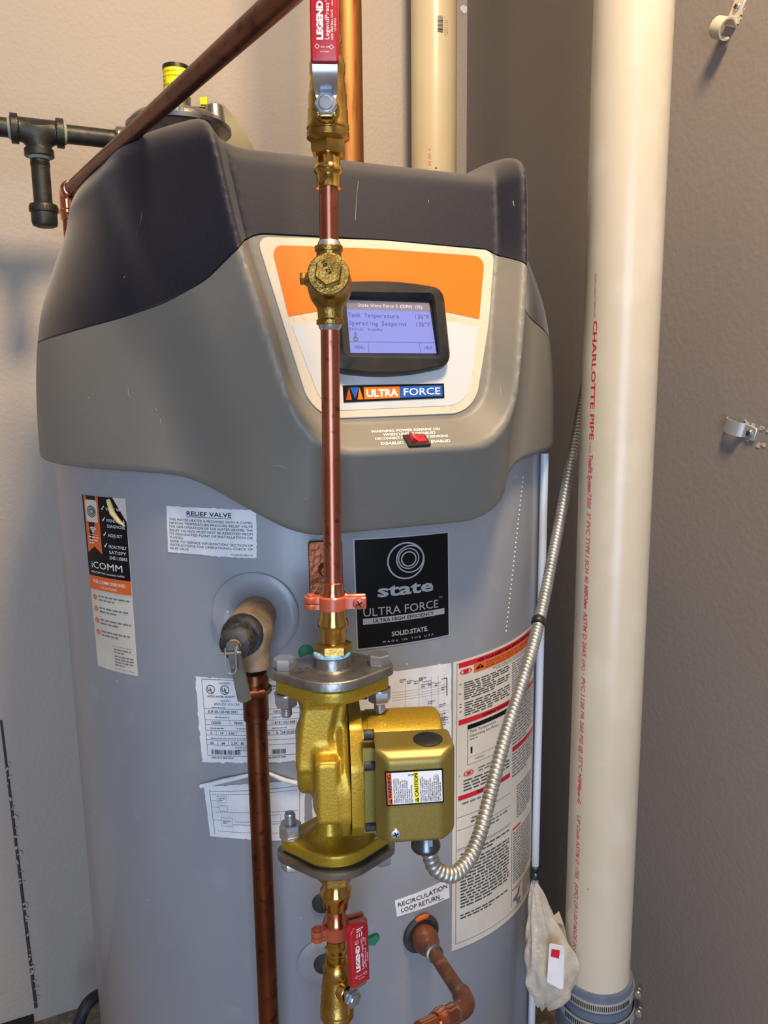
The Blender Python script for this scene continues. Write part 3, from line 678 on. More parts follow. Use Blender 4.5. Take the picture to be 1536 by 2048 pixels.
for t, u_, v_ in (('SUF-60-120-NE 200', 22, 100.5), ('100234876', 152, 100.5), ('120000', 26, 78.5), ('78000', 74, 78.5), ('1818110210681', 152, 78.5), ('0', 24, 58), ('14', 44, 58), ('3.50', 62, 58), ('60', 138, 58), ('8', 158, 58), ('04/30/2018', 168, 58), ('60', 22, 38), ('64', 46, 38), ('2.39', 66, 38), ('80', 86, 38)):
    g.text(t, u_, v_, 5.2, M_pk, bold=.012)
for u_, a_, b_2 in ((82, 98, 108), (66, 76, 86), (150, 76, 86), (36, 56, 65), (58, 56, 65), (78, 56, 65), (152, 56, 65), (166, 56, 65), (38, 36, 46), (60, 36, 46), (80, 36, 46)): g.rect(u_, a_, u_+.6, b_2, M_pk)
for u_, v_ in ((30, 110), (160, 110), (36, 91), (150, 91), (24, 69), (80, 69), (150, 69), (24, 49), (52, 49), (80, 49)): g.lines(u_, u_+30, v_, 1, 4, 1.6, M_pgrey, last=1)
g.text('STATE WATER HEATERS', 74, 30, 3.8, M_pk); g.text('ASHLAND', 76, 25, 3.8, M_pk)
g.bars(22, 84, 17.5, 27, M_pk, 52); g.bars(148, 176, 17.5, 27, M_pk, 26); g.lines(22, 100, 9.5, 1, 4, 2.4, M_pgrey); g.lines(140, 200, 9.5, 1, 4, 2.4, M_pgrey)
part('label_print', g.mb, None, o, local=True)
o, g, fn = tank_label('wiring_label', [(407, 1571), (612, 1556), (610, 1678), (420, 1672)], 200, 112, M_white, 1.6, 40, 20, 'torn white wiring diagram label')
def dash(u0, u1, v): 
    u_ = u0
    while u_ < u1: g.rect(u_, v, u_+2.6, v+.9, M_pk); u_ += 4.4
g.rect(12, 6, 12.8, 104, M_pk); g.rect(12, 100, 190, 100.7, M_pk); g.rect(188, 6, 188.8, 100, M_pk)
for a_, b_2, v_ in ((18, 184, 93), (20, 184, 55), (60, 184, 36), (20, 184, 14)): dash(a_, b_2, v_)
for u0, v0, u1, v1, t in ((26, 76, 46, 90, 'Power'), (28, 58, 46, 70, ''), (30, 26, 54, 44, 'Control'), (132, 32, 152, 50, '')):
    g.frame(u0, v0, u1, v1, .6, M_pgrey)
    if t: g.lines(u0+3, u1-3, (v0+v1)/2+1, 2, 4, 1.8, M_pgrey)
g.rect(12, 80, 26, 80.5, M_pk); g.rect(12, 66, 28, 66.5, M_pk); g.rect(54, 30, 124, 30.6, M_pk); g.rect(12, 38, 30, 38.6, M_pk)
part('label_print', g.mb, None, o, local=True)
rl = MB()
def on_tank(x, y, h=0): q = tank_uv(x, y); return tank_surf(q[None], h)[0]
rl.tube([on_tank(404, 1570, .003), on_tank(450, 1558, .004), on_tank(508, 1545, .004)], [.0024, .0028, .002], 10)
rl.tube([on_tank(530, 1540, .004), on_tank(570, 1556, .005), on_tank(610, 1568, .003)], [.0018, .0028, .0024], 10)
part('curled_edge', rl, M_white, o, 'rolled-up torn upper edge', local=True)
# big diagram sheet behind the pump
o, g, fn = tank_label('diagram_sheet', [(624, 1352), (902, 1325), (902, 1605), (624, 1640)], 280, 290, M_white, 1.4, 50, 30, 'large white wiring sheet behind the pump', h0=.0001)
for k in range(7): u_ = 165+k*15; v_ = 272-k*4+random.uniform(-6, 6); g.lines(u_, u_+14, v_, 2, 4, 1.8, M_pgrey)
for k in range(26):
    u_ = random.choice([250, 256, 262, 205, 190, 225]); v_ = random.uniform(90, 275)
    g.lines(u_, u_+16, v_, random.choice([1, 2]), 4, 1.8, M_pgrey)
for k in range(12): v_ = random.uniform(120, 280); g.rect(150, v_, 274, v_+.4, M_pgrey)
for u_ in (176, 205, 232, 248, 262): g.rect(u_, 120, u_+.5, 270, M_pgrey)
g.rect(268, 225, 270, 262, M_pk); g.rect(262, 260, 270, 262, M_pk)
for k in range(5): g.disc(214+k*4.4, 262, 1.1, M_pk)
part('sheet_print', g.mb, None, o, local=True)
# brand plate
o, g, fn = tank_label('brand_plate', [(705, 1077), (897, 1062), (899, 1271), (713, 1300)], 190, 220, M_psil, 0, 24, 8, 'black name plate with silver lettering')
g.rect(3, 3, 187, 217, M_pk, .0004); K = .0009
g.ring(98, 170, 37, 3, M_psil, K, 48); g.ring(106, 173, 28, 2.6, M_psil, K, 44); g.ring(103, 174, 21, 2.2, M_psil, K, 40); g.ring(103, 173, 15.5, 2.6, M_psil, K, 36)
g.text('state', 41, 103, 25, M_psil, K, width=112, bold=.028)
g.text('ULTRA FORCE', 13, 66, 17, M_psil, K, width=150); g.text('TM', 165, 84, 4, M_psil, K)
g.rect(13, 50, 177, 62, M_psil, K); g.text('ULTRA HIGH EFFICIENCY', 31, 52.5, 7, M_pk, K+.0003, width=122, bold=.012)
g.text('SOLID.STATE.', 66, 21, 9.5, M_psil, K, width=74, bold=.03); g.text('M A D E   I N   T H E   U S A', 48, 9, 4.5, M_psil, K, width=104)
part('plate_print', g.mb, None, o, local=True)
# safety label, right
o, g, fn = tank_label('safety_label', [(906, 1325), (1068, 1243), (1060, 1772), (903, 1902)], 200, 580, M_labc, 0, 30, 20, 'tall cream safety label with red bands')
lowp = Print(g.fn, 8); ofn = g.fn
g = Print(lambda uv, h: ofn(np.stack([np.asarray(uv)[:, 0], np.interp(np.asarray(uv)[:, 1], [0, 128, 341, 580], [180, 308, 457, 580])], 1), h), 8)
lowp.frame(5, 12, 195, 575, .8, M_pgrey)
g.rect(8, 553, 197, 572, M_pred, .0004); g.text('FOR YOUR SAFETY READ BEFORE OPERATING', 102, 557, 9.5, M_pk, .0007, 'c', width=128, bold=.02)
g.ring(19, 536, 9.5, 1.8, M_pred, .0006); g.poly(rpoly([(15, 529), (22, 529), (24, 538), (23, 543), (15, 543)], 1), M_pred, .0006)
g.rect(32, 521, 184, 551, M_por, .0005); g.poly([(34, 531), (50, 531), (42, 547)], M_pk, .0008); g.rect(41.2, 535, 42.8, 542, M_por, .001)
for i, t in enumerate(['WARNING: If you do not follow these instructions', 'exactly, a fire or explosion may result causing property', 'damage, personal injury or loss of life.']): g.text(t, 52, 542-i*8, 5, M_pk, .0008, width=[120, 128, 90][i])
g.text('BEFORE OPERATING: ENTIRE SYSTEM MUST BE FILLED', 66, 511, 5, M_pk, width=112); g.text('WITH WATER AND AIR PURGED FROM ALL LINES', 72, 503, 5, M_pk, width=100)
g.text('A.', 8, 490, 5, M_pk); g.lines(16, 104, 491, 4, 8.4, 4, M_pdk); g.text('B.', 8, 456, 5, M_pk); g.lines(16, 104, 457, 4, 8.4, 4, M_pdk)
for y_ in (416, 405, 388): g.disc(11, y_+2, 1.6, M_pk)
g.lines(17, 104, 416, 6, 9, 4.2, M_pdk); g.lines(110, 186, 491, 14, 8.8, 3.6, M_pgrey)
g.rect(8, 341, 197, 360, M_pred, .0004); g.text('OPERATING INSTRUCTIONS', 100, 345, 9.5, M_pk, .0007, 'c', width=106, bold=.02)
g.frame(22, 222, 104, 334, .7, M_pk); g.rect(22, 322, 104, 334, M_pk, .0005); g.text('Tank Temperature', 25, 311, 6.6, M_pk, width=48); g.text('Operating Set Point', 25, 299, 6.6, M_pk, width=52); g.lines(25, 48, 291, 1, 4, 2.2, M_pgrey)
g.rect(22, 242, 104, 242.6, M_pk); g.text('MENU', 34, 231, 4.4, M_pk); g.text('HELP', 90, 231, 4.4, M_pk); g.rect(27, 252, 30, 270, M_pk)
g.lines(112, 190, 330, 13, 9.4, 3.6, M_pgrey); g.text('1.', 8, 196, 5, M_pk); g.ring(24, 199, 8, 1.5, M_pred, .0006); g.disc(24, 199, 4, M_pred, .0006); g.lines(40, 100, 201, 2, 8, 3.6, M_pgrey)
g.lines(16, 104, 178, 4, 9, 3.8, M_pdk); g.rect(8, 128, 106, 141, M_pred, .0004); g.text('TO TURN OFF', 62, 131, 8, M_pk, .0007, 'c', bold=.02, width=50)
g.rect(112, 196, 197, 210, M_pred, .0004); g.lines(112, 190, 186, 8, 9, 3.6, M_pgrey); g.lines(14, 96, 118, 1, 8, 3.6, M_pgrey)
part('label_print', g.mb, None, o, local=True)
g = lowp
g.text('TEMPERATURE', 28, 262, 4.4, M_pk, width=42, bold=.01); g.lines(28, 70, 256, 1, 5, 3, M_pdk); g.rect(5, 274, 108, 274.6, M_pk); g.rect(5, 248, 108, 248.6, M_pk); g.rect(5, 209, 108, 209.7, M_pk); g.rect(5, 206, 108, 206.5, M_pk)
g.lines(50, 100, 240, 2, 7, 3, M_pgrey)
g.lines(12, 104, 196, 2, 7, 3, M_pdk); g.lines(12, 104, 178, 15, 6.6, 3, M_pdk); g.lines(12, 104, 68, 2, 6, 2.8, M_pdk)
g.lines(126, 186, 275, 12, 6, 2.6, M_pgrey); g.rect(114, 188, 140, 193, M_pinkr); g.lines(116, 188, 180, 19, 6, 2.6, M_pgrey)
g.rect(112, 20, 112.7, 190, M_pk); g.rect(114, 56, 146, 59, M_pinkr); g.lines(150, 190, 58, 9, 5, 2, M_pgrey)
g.poly([(116, 30), (128, 28), (136, 36), (140, 50), (134, 52), (131, 40), (118, 38)], M_pgrey); g.poly([(126, 28), (142, 27), (138, 18), (130, 16)], M_pgrey); g.rect(120, 10+4, 142, 14.6, M_pgrey)
part('lower_print', g.mb, None, o, local=True)
# loop label
o, g, fn = tank_label('loop_label', [(789, 1801), (896, 1757), (899, 1795), (793, 1833)], 112, 39, M_white, .8, 24, 10, 'white label reading recirculation loop return')
g.text('RECIRCULATION', 4, 22.5, 9.8, M_pk, width=104, bold=.004); g.text('LOOP RETURN', 9, 7.5, 9.8, M_pk, width=80, bold=.004); g.lines(86, 106, 4, 1, 3, 1.6, M_pgrey)
part('label_print', g.mb, None, o, local=True)
# sundry holes, plates and plugs on the jacket
def radial(x, y): l = on_tank(x, y); return l, nrm(A([l[0], l[1], 0]))
l, nv = radial(511, 1230); e_ = MB()
e_.lathe([(.0485, .0004), (.0485, .0022), (.046, .0034), (.034, .0036), (.028, .0018), (.024, .001)], l, nv, 72)
part('valve_escutcheon', e_, M_jacket, heater, 'round grey trim disc behind the relief valve', local=True)
l, nv = radial(648, 1925); e_ = MB(); e_.lathe([(.032, .0004), (.032, .0014), (.031, .002), (.02, .002)], l, nv, 56)
part('drain_escutcheon', e_, M_jacket, heater, 'round grey trim disc low on the jacket', local=True)
for x, y, r_ in ((645, 1805, .0125), (650, 1925, .014)):
    l, nv = radial(x, y); e_ = MB(); e_.lathe([(r_, .0005), (r_*.98, .0026), (r_*.6, .003)], l, nv, 28); part('port_plug', e_, M_rub, heater, 'round black port plug', local=True)
l, nv = radial(841, 1866); e_ = MB(); e_.lathe([(.0245, 0), (.0245, .003), (.021, .0055), (.0165, .0045)], l, nv, 40); part('pipe_gasket', e_, M_rub, heater, 'black round gasket around the return pipe', local=True)
e_ = MB(); e_.lathe([(.0012, 0), (.002, .0015), (.0005, .0025)], l+A([0, 0, .024])+nv*.003, nv, 10, sc=(5, 2.2)); part('foam_blob', e_, M_por, heater, 'orange foam showing above the gasket', local=True)
l, nv = radial(612, 1304); e_ = MB(); e_.lathe([(.0085, .0004), (.0085, .0012), (.007, .0018)], l, nv, 28); part('green_sticker', e_, M_green, heater, 'round green plug behind the pump flange', local=True)

# ================================================================== plumbing in front: everything on the riser line
RY = .67
def ry(z): return A([-.0465+.0125*(z-1.1), RY, z])          # the riser leans very slightly
RD = nrm(A([.0125, 0, 1.]))
def zpx(y): return at(664, y, RY)[2]                        # height on the riser at row y
def lat(mb, prof, m=None, n=32, **k):                       # profile of (radius, row in the photograph), top to bottom or back
    pr = sorted([(r, zpx(y)) for r, y in prof], key=lambda q: q[1]); z0 = pr[0][1]
    mb.lathe([(r, z-z0) for r, z in pr], ry(z0), RD, n, m, **k); return mb
XV = A([1., 0, 0]); YV = A([0, 1., 0])
def riser_pipe(y0, y1, label, m=M_cop, r=.0080):
    mb = MB(); z0, z1 = zpx(y1), zpx(y0); n = 9
    mb.tube([ry(z0+(z1-z0)*i/(n-1)) for i in range(n)], r, 28)
    return single('copper_pipe', mb, m, label, 'pipe', 'copper pipes of the pump line')
riser_pipe(352, 503, 'short copper pipe between the upper ball valve and check valve')
riser_pipe(642, 1196, 'long copper riser pipe crossing the display and hood')
riser_pipe(-900, 92, 'copper pipe behind the upper red lever')
riser_pipe(2110, 2500, 'copper pipe continuing down below the lower ball valve')
riser_pipe(1788, 1872, 'short copper stub between pump and lower ball valve')

def ball_valve(name, label, rows, hdl):
    """rows: (bottom press end, top) in photo rows; lathe profile in metres above the stem axis"""
    zc, dirn, sgn = hdl['z'], nrm(hdl['dir']), 1
    t = thing(name, label, 'valve', ry(zc), 0)
    k = hdl.get('s', 1.)
    P = lambda pr: [(r*k, h*k) for r, h in pr]
    b = MB(); o = ry(zc)
    body = [(.0118, -.030), (.0150, -.0265), (.0174, -.025), (.0174, -.0205), (.0166, -.0195), (.0166, -.0185), (.0174, -.0178), (.0172, -.0150), (.0166, -.0140), (.0164, -.004), (.0157, -.002), (.0157, .008), (.0150, .010), (.0146, .016), (.0138, .019), (.0138, .022), (.0144, .025), (.0146, .030), (.0136, .034), (.0112, .037)]
    b.lathe(P(body), o, RD, 40)
    part('valve_body', b, M_brassc, t)
    hx = MB(); hx.hexa(o+RD*(-.0375*k), RD, .0268*k, .0125*k, a0=pi/6 if not hdl.get('hx') else hdl['hx'], ch=.25); part('hex_collar', hx, M_brassc, t)
    for sg, h0 in ((-1, -.0365), (1, .0365)):
        p_ = MB(); pr = [(.0098, 0), (.0100, .0005), (.0100, .008), (.0105, .0095), (.0119, .0115), (.0119, .0140), (.0105, .0158), (.0099, .0165), (.0099, .0255), (.0102, .026), (.0102, .0268), (.0082, .027)]
        p_.lathe(P(pr), o+RD*h0*k, RD*sg, 36); part('press_end', p_, M_brass, t)
    o = o+RD*hdl.get('lift', 0); d = dirn; u_ = nrm(RD-(RD @ d)*d); s_ = np.cross(u_, d)
    # stem boss, lever, nut
    bo = MB(); bo.lathe(P([(.0095, .010), (.0105, .0165), (.0105, .0215), (.0098, .0222), (.005, .0222)]), o, d, 32); part('stem_boss', bo, M_brass, t)
    lev = MB(); th = .0022
    prof = [(-.0045, .0232, .0070), (.006, .0232, .0075), (.0085, .0235, .0085), (.0125, .0285, .0094), (.018, .0365, .0095), (.026, .0385, .0095), (.080, .0385, .0095)]
    V = []; Fc = []
    for a, c_, w in prof:
        for sx, hh in ((-1, 0), (1, 0), (1, th), (-1, th)): V.append(o+(u_*a+d*(c_+hh)+s_*sx*w)*k)
    for i in range(len(prof)-1):
        for j in range(4): a_, b_2 = i*4+j, i*4+(j+1) % 4; Fc.append((a_, b_2, b_2+4, a_+4))
    Fc += [(3, 2, 1, 0), tuple(len(prof)*4-4+j for j in range(4))]
    lev.add(V, Fc); lv_ = part('lever', lev, M_steel, t, 'zinc-plated steel lever', smooth=50)
    gr = MB(); L0, L1 = .0245, .087
    ol = rpoly([(-.0106, L0), (.0106, L0), (.0110, L1), (-.0110, L1)], [.002, .002, .006, .006], 5)
    gr.prism(ol, lambda ab, h: o+((ab[:, 1:2])*u_+(ab[:, :1])*s_+np.asarray(h)*d)*k, .0362, .0438, .0018, seg=3)
    gp = part('lever_grip', gr, M_red, t, 'red vinyl lever grip with white print')
    g = Print(lambda uv, h: o+(np.asarray(uv)[:, 1:2]*u_+np.asarray(uv)[:, :1]*s_+(.0438+h)*d)*k, 1)
    R90 = pi/2
    g.text('LEGEND', -.0012, .0400, .0046, M_pw, .0002, rot=R90, width=.0275, bold=.05)
    g.text('LegendPress', .0036, .0400, .0032, M_pw, .0002, rot=R90, width=.026); g.text('TM', .0022, .0665, .0014, M_pw, .0002, rot=R90)
    g.text('LEAD FREE BALL VALVE', .0066, .0402, .0017, M_pw, .0002, rot=R90, width=.021)
    g.text('CA AB1953', .0088, .046, .0014, M_pw, .0002, rot=R90)
    for q, e in ((-.0055, .0355), (.0052, .0350)): g.ring(q, e, .0019, .0004, M_pw, .0002, 4)
    g.text('ON', -.0028, .0345, .0013, M_pw, .0002); g.text('OFF', .0012, .0345, .0013, M_pw, .0002); g.text('1/4 TURN', -.0035, .0312, .0012, M_pw, .0002)
    for q in (-.0042, .0028): g.ring(q, .0712, .0022, .0004, M_pw, .0002, 18)
    g.rect(-.0052, .0706, -.0032, .0711, M_pw, .0002); g.text('NSF', .0028, .0705, .0012, M_pw, .0002, 'c')
    g.text('NSF/ANSI 61', .0066, .064, .0011, M_pw, .0002, rot=R90)
    for q in (-.004, -.0012, .0016): g.rect(q, .0755, q+.0009, .080, M_pw, .0002)
    g.lines(-.004, .005, .0835, 2, .0022, .0012, M_pw, .0002)
    part('grip_print', g.mb, None, gp)
    nt_ = MB(); nt_.hexa(o+d*.0252*k, d, .0156*k, .0062*k, up=u_, ch=.15); nt_.lathe(P([(.0058, .0312), (.0058, .0325), (.0048, .0332)]), o, d, 24)
    part('stem_nut', nt_, M_steel, t, 'zinc-plated hex nut')
    return t
ball_valve('ball_valve', 'brass ball valve with upright red lever above the heater hood', None, {'z': zpx(212), 'dir': A([.02, -1, .04]), 's': 1.0, 'lift': -.0095})
ball_valve('ball_valve', 'brass ball valve with red lever at bottom below the gold pump', None, {'z': zpx(1985), 'lift': .011, 'dir': A([.62, -.78, .04]), 's': .96})

# ---- swing check valve
zc = zpx(566); t = thing('check_valve', 'cast bronze check valve with round hex cap in front of the orange band', 'valve', ry(zc))
oc_ = ry(zc); dc = nrm(A([.04, -1, .16]))
ztop, zbot = zpx(492)-zc, zpx(650)-zc
def cv(x, y, z):
    r = np.sqrt(x*x+y*y)
    neck = r-np.interp(z, [zbot, zbot+.014, -.014, 0, .014, ztop-.012, ztop], [.0104, .0108, .0145, .0165, .0128, .0107, .0104])
    neck = np.maximum(neck*.9, np.maximum(z-ztop+.001, zbot+.001-z))
    lip = np.maximum(r-.0118, np.minimum(np.abs(z-ztop+.0022)-.0022, np.abs(z-zbot-.0022)-.0022))
    ball = np.sqrt(x*x+(y*.95)**2+((z+.001)*.95)**2)-.0172
    q = x*dc[0]+y*dc[1]+z*dc[2]; pr = np.sqrt(np.maximum(x*x+y*y+z*z-q*q, 1e-12))
    bon = np.maximum(pr-.0166, np.maximum(q-.0205, -q))
    plug = np.sqrt(y*y+(z-.0035)**2)-.0052; plug = np.maximum(plug, np.maximum(x, -.0205-x))
    s_ = smin(smin(neck, ball, .008), bon, .003); s_ = smin(s_, plug, .003)
    return smin(s_, lip, .001)
mbv = sdf_mesh(cv, (-.026, -.026, zbot-.004), (.022, .022, ztop+.004), .0009); mbv.v = [mbv.v[0]+oc_]
part('valve_body', mbv, M_bronze, t, smooth=50)
cp = MB(); cp.lathe([(.0164, .0205), (.0172, .0212), (.0172, .0248), (.0162, .0256), (.0105, .0256)], oc_, dc, 40); cap = part('bonnet_cap', cp, M_bronze, t)
hx = MB(); hx.hexa(oc_+dc*.0254, dc, .0205, .0075, a0=.35, ch=.15); hc = part('cap_hex', hx, M_bronze, cap)
e1 = nrm(np.cross(Z, -dc))*-1; e1 = nrm(np.cross(dc, Z))*-1; e2 = np.cross(e1, -dc); e2 = e2 if e2[2] > 0 else -e2; e1 = e1 if e1[0] > 0 else -e1
fc = lambda uv, h: oc_+np.asarray(uv)[:, :1]*e1+np.asarray(uv)[:, 1:2]*e2+(.0329+h)*dc
g = Print(fc, 1); g.text('10 24', -.0058, .0078, .0034, M_pk, .0003, rot=-1.05, width=.0125, bold=.035); 
g.text('INDONESIA', .0028, .0072, .0022, M_bronze, .0004, rot=-2.05+pi*0, width=.015, bold=.03)
part('cap_lettering', g.mb, None, cap)
g = Print(lambda uv, h: oc_+np.asarray(uv)[:, :1]*e1+np.asarray(uv)[:, 1:2]*e2+(.0256+h)*dc, 1)
g.text('LF', -.0135, .0065, .0034, M_bronze, .0005, rot=.6, bold=.04); g.text('F', .0105, .0085, .0034, M_bronze, .0005, rot=-.7, bold=.04)
part('cast_letters', g.mb, None, cap)['kind'] = 'stuff'
pl = MB(); pl.hexa(oc_+A([-.0245, 0, .0035]), A([1., 0, 0]), .0098, .0042); pl.lathe([(.0034, 0), (.0034, .003)], oc_+A([-.0207, 0, .0035]), (1, 0, 0), 16); part('side_plug', pl, M_brassc, t, 'small hex plug on the left side')
for y_, s_ in ((490, 1), (652, -1)):
    sr = MB(); z_ = zpx(y_); sr.lathe([(.0083, -.002), (.0102, -.0012*s_), (.0092, .002*s_), (.0081, .0035*s_)], ry(z_), RD, 28); part('solder_joint', sr, M_steel, t, 'silvery solder ring')

# ---- pipe clamp with back plate
def clamp(name, y, label, cx, ears, yaw, h=.0125, m=M_clamp, up=0):
    z_ = zpx(y); o = ry(z_)-RD*h/2; t = thing(name, label, 'clamp', o)
    ex = A([cos(yaw), sin(yaw), 0]); ey = A([-sin(yaw), cos(yaw), 0])
    def half(sgn):
        mb = MB(); R_, r_ = .0135, .0101; an = np.linspace(pi*1.03, pi*1.97, 17) if sgn < 0 else np.linspace(pi*.03, pi*.97, 17)
        out = [(R_*cos(a), R_*sin(a)) for a in an]; inn = [(r_*cos(a), r_*sin(a)) for a in an][::-1]
        mb.prism(out+inn if True else 0, wframe(o, ex, ey, RD), 0, h, .0012)
        return mb
    f = half(-1)
    f.prism(rpoly([(.0095, -.0075), (.030, -.0075), (.030, -.0022), (.0095, -.0012)], .001, 3), wframe(o, ex, ey, RD), .001, h-.001, .0008)
    part('front_half', f, m, t)
    bk = half(1)
    bk.prism(rpoly([(.0095, .0012), (.030, .0022), (.030, .0062), (.0095, .0075)], .001, 3), wframe(o, ex, ey, RD), .001, h-.001, .0008)
    part('back_half', bk, m, t)
    hg = MB(); c_ = o-ex*.0195-ey*.001
    for z0, z1 in ((.0005, .0055), (.0062, h-.0005)):
        hg.lathe([(.0058, z0), (.0062, z0+.0008), (.0062, z1-.0008), (.0056, z1)], c_, RD, 24)
        hg.prism(rpoly([(-.0195, -.0055), (-.0095, -.0065), (-.0095, .004), (-.0195, .0035)], .0008, 2), wframe(o, ex, ey, RD), z0, z1, .0006)
    hg.lathe([(.0036, h-.0005), (.0036, h+.0012), (.0026, h+.0018)], c_, RD, 20)
    part('hinge', hg, m, t)
    sc = MB(); c2 = o+ex*.0235-ey*.0075+RD*h*.5
    sc.lathe([(.0052, 0), (.0058, .0006), (.0052, .0020), (.0030, .0029), (.0008, .0031)], c2, -ey, 24)
    so_ = part('clamp_screw', sc, m, t, 'round-headed cross-slot screw')
    cs = MB()
    for a_ in (.5, .5+pi/2): e = ex*cos(a_)+RD*sin(a_); w = ex*-sin(a_)+RD*cos(a_); cs.box(c2-ey*.0026, e*.003, w*.0006, ey*.0008)
    part('cross_slot', cs, M_dark, so_)
    return t, o, ex, ey
ct, o, ex, ey = clamp('pipe_clamp', 1203, 'copper-coloured hinged pipe clamp above the gold pump', 0, 0, radians(3))
clamp('pipe_clamp', 1856, 'copper-coloured hinged pipe clamp beneath the gold pump', 0, 0, radians(24))
# hammered back plate on the tank, its stud reaching the clamp
lp = toworld(on_tank(651, 1135)[None])[0]; tp = nrm(lp-A([AX[0], AX[1], lp[2]])); th_ = np.cross(Z, tp); th_ = th_ if th_[0] > 0 else -th_
t = thing('mounting_plate', 'hammered copper-plated mounting plate on the jacket behind the riser', 'mounting plate', lp)
zt, zb_ = on_tank(651, 1080)[2], on_tank(651, 1192)[2]; hh = (zt-zb_)/2; lm = lp*A([1, 1, 0])+Z*(zt+zb_)/2
mb = MB(); mb.prism(rpoly([(-.0185, -hh), (.0185, -hh), (.0185, hh), (-.0185, hh)], .003, 3), wframe(lm, th_, Z, tp), .0012, .0052, .001); part('plate', mb, M_coppl, t)
mb = MB(); mb.lathe([(.0085, .005), (.0085, .0065), (.0075, .013), (.0058, .016)], lm, tp, 24); part('boss', mb, M_coppl, t)
mb = MB(); e_ = ry(zpx(1203)); a_ = lm+tp*.014; mb.tube([a_, a_+(lm*A([0, 0, 1])*0)+tp*.02, e_-nrm((e_-a_)*A([1, 1, 0]))*.0125], .0042, 14, M_steel); part('threaded_rod', mb, M_steel, t, 'zinc-plated rod to the clamp')
for s_ in (-1, 1):
    mb = MB(); mb.lathe([(.0042, .005), (.0042, .0062), (.003, .0075)], lm+th_*.004+Z*(hh-.012) if s_ < 0 else lm+th_*.008-Z*(hh-.012), tp, 16); part('plate_screw', mb, M_steel, t, 'small plated screw head')
# copper press couplings and brass adapters
def fitting(name, label, pieces):
    t = thing(name, label, 'fitting', ry(zpx(pieces[0][2][0][1])))
    for nm, m, pr in pieces: mb = MB(); lat(mb, pr); part(nm, mb, m, t)
    return t
fitting('press_adapter', 'polished brass press adapter between upper clamp and pump flange', [
    ('copper_collar', M_copnew, [(.0083, 1163), (.0096, 1165), (.0096, 1180), (.0112, 1185), (.0112, 1191), (.0098, 1195), (.0098, 1200)]),
    ('press_sleeve', M_brass, [(.0098, 1208), (.0119, 1214), (.0120, 1236), (.0140, 1243), (.0140, 1250), (.0122, 1256), (.0118, 1276), (.0112, 1284), (.0112, 1300)])])
hx = MB(); hx.hexa(ry(zpx(1303)), RD, .0295, zpx(1284)-zpx(1303), ch=.1, a0=.12)
part('hex_nut', hx, M_brassc, bpy.data.objects['press_adapter'])
fitting('press_adapter', 'brass and copper press adapter between pump and lower clamp', [
    ('press_sleeve', M_brass, [(.0112, 1738), (.0125, 1757), (.0122, 1768), (.0150, 1778), (.0150, 1788), (.0126, 1796), (.0118, 1812), (.0100, 1816)]),
    ('copper_collar', M_copnew, [(.0088, 1800), (.0104, 1803), (.0104, 1832), (.0120, 1838), (.0120, 1846), (.0104, 1850), (.0104, 1866)])])
hx = MB(); hx.hexa(ry(zpx(1758)), RD, .030, zpx(1740)-zpx(1758), ch=.1, a0=.12)
part('hex_nut', hx, M_brassc, bpy.data.objects['press_adapter.001'])

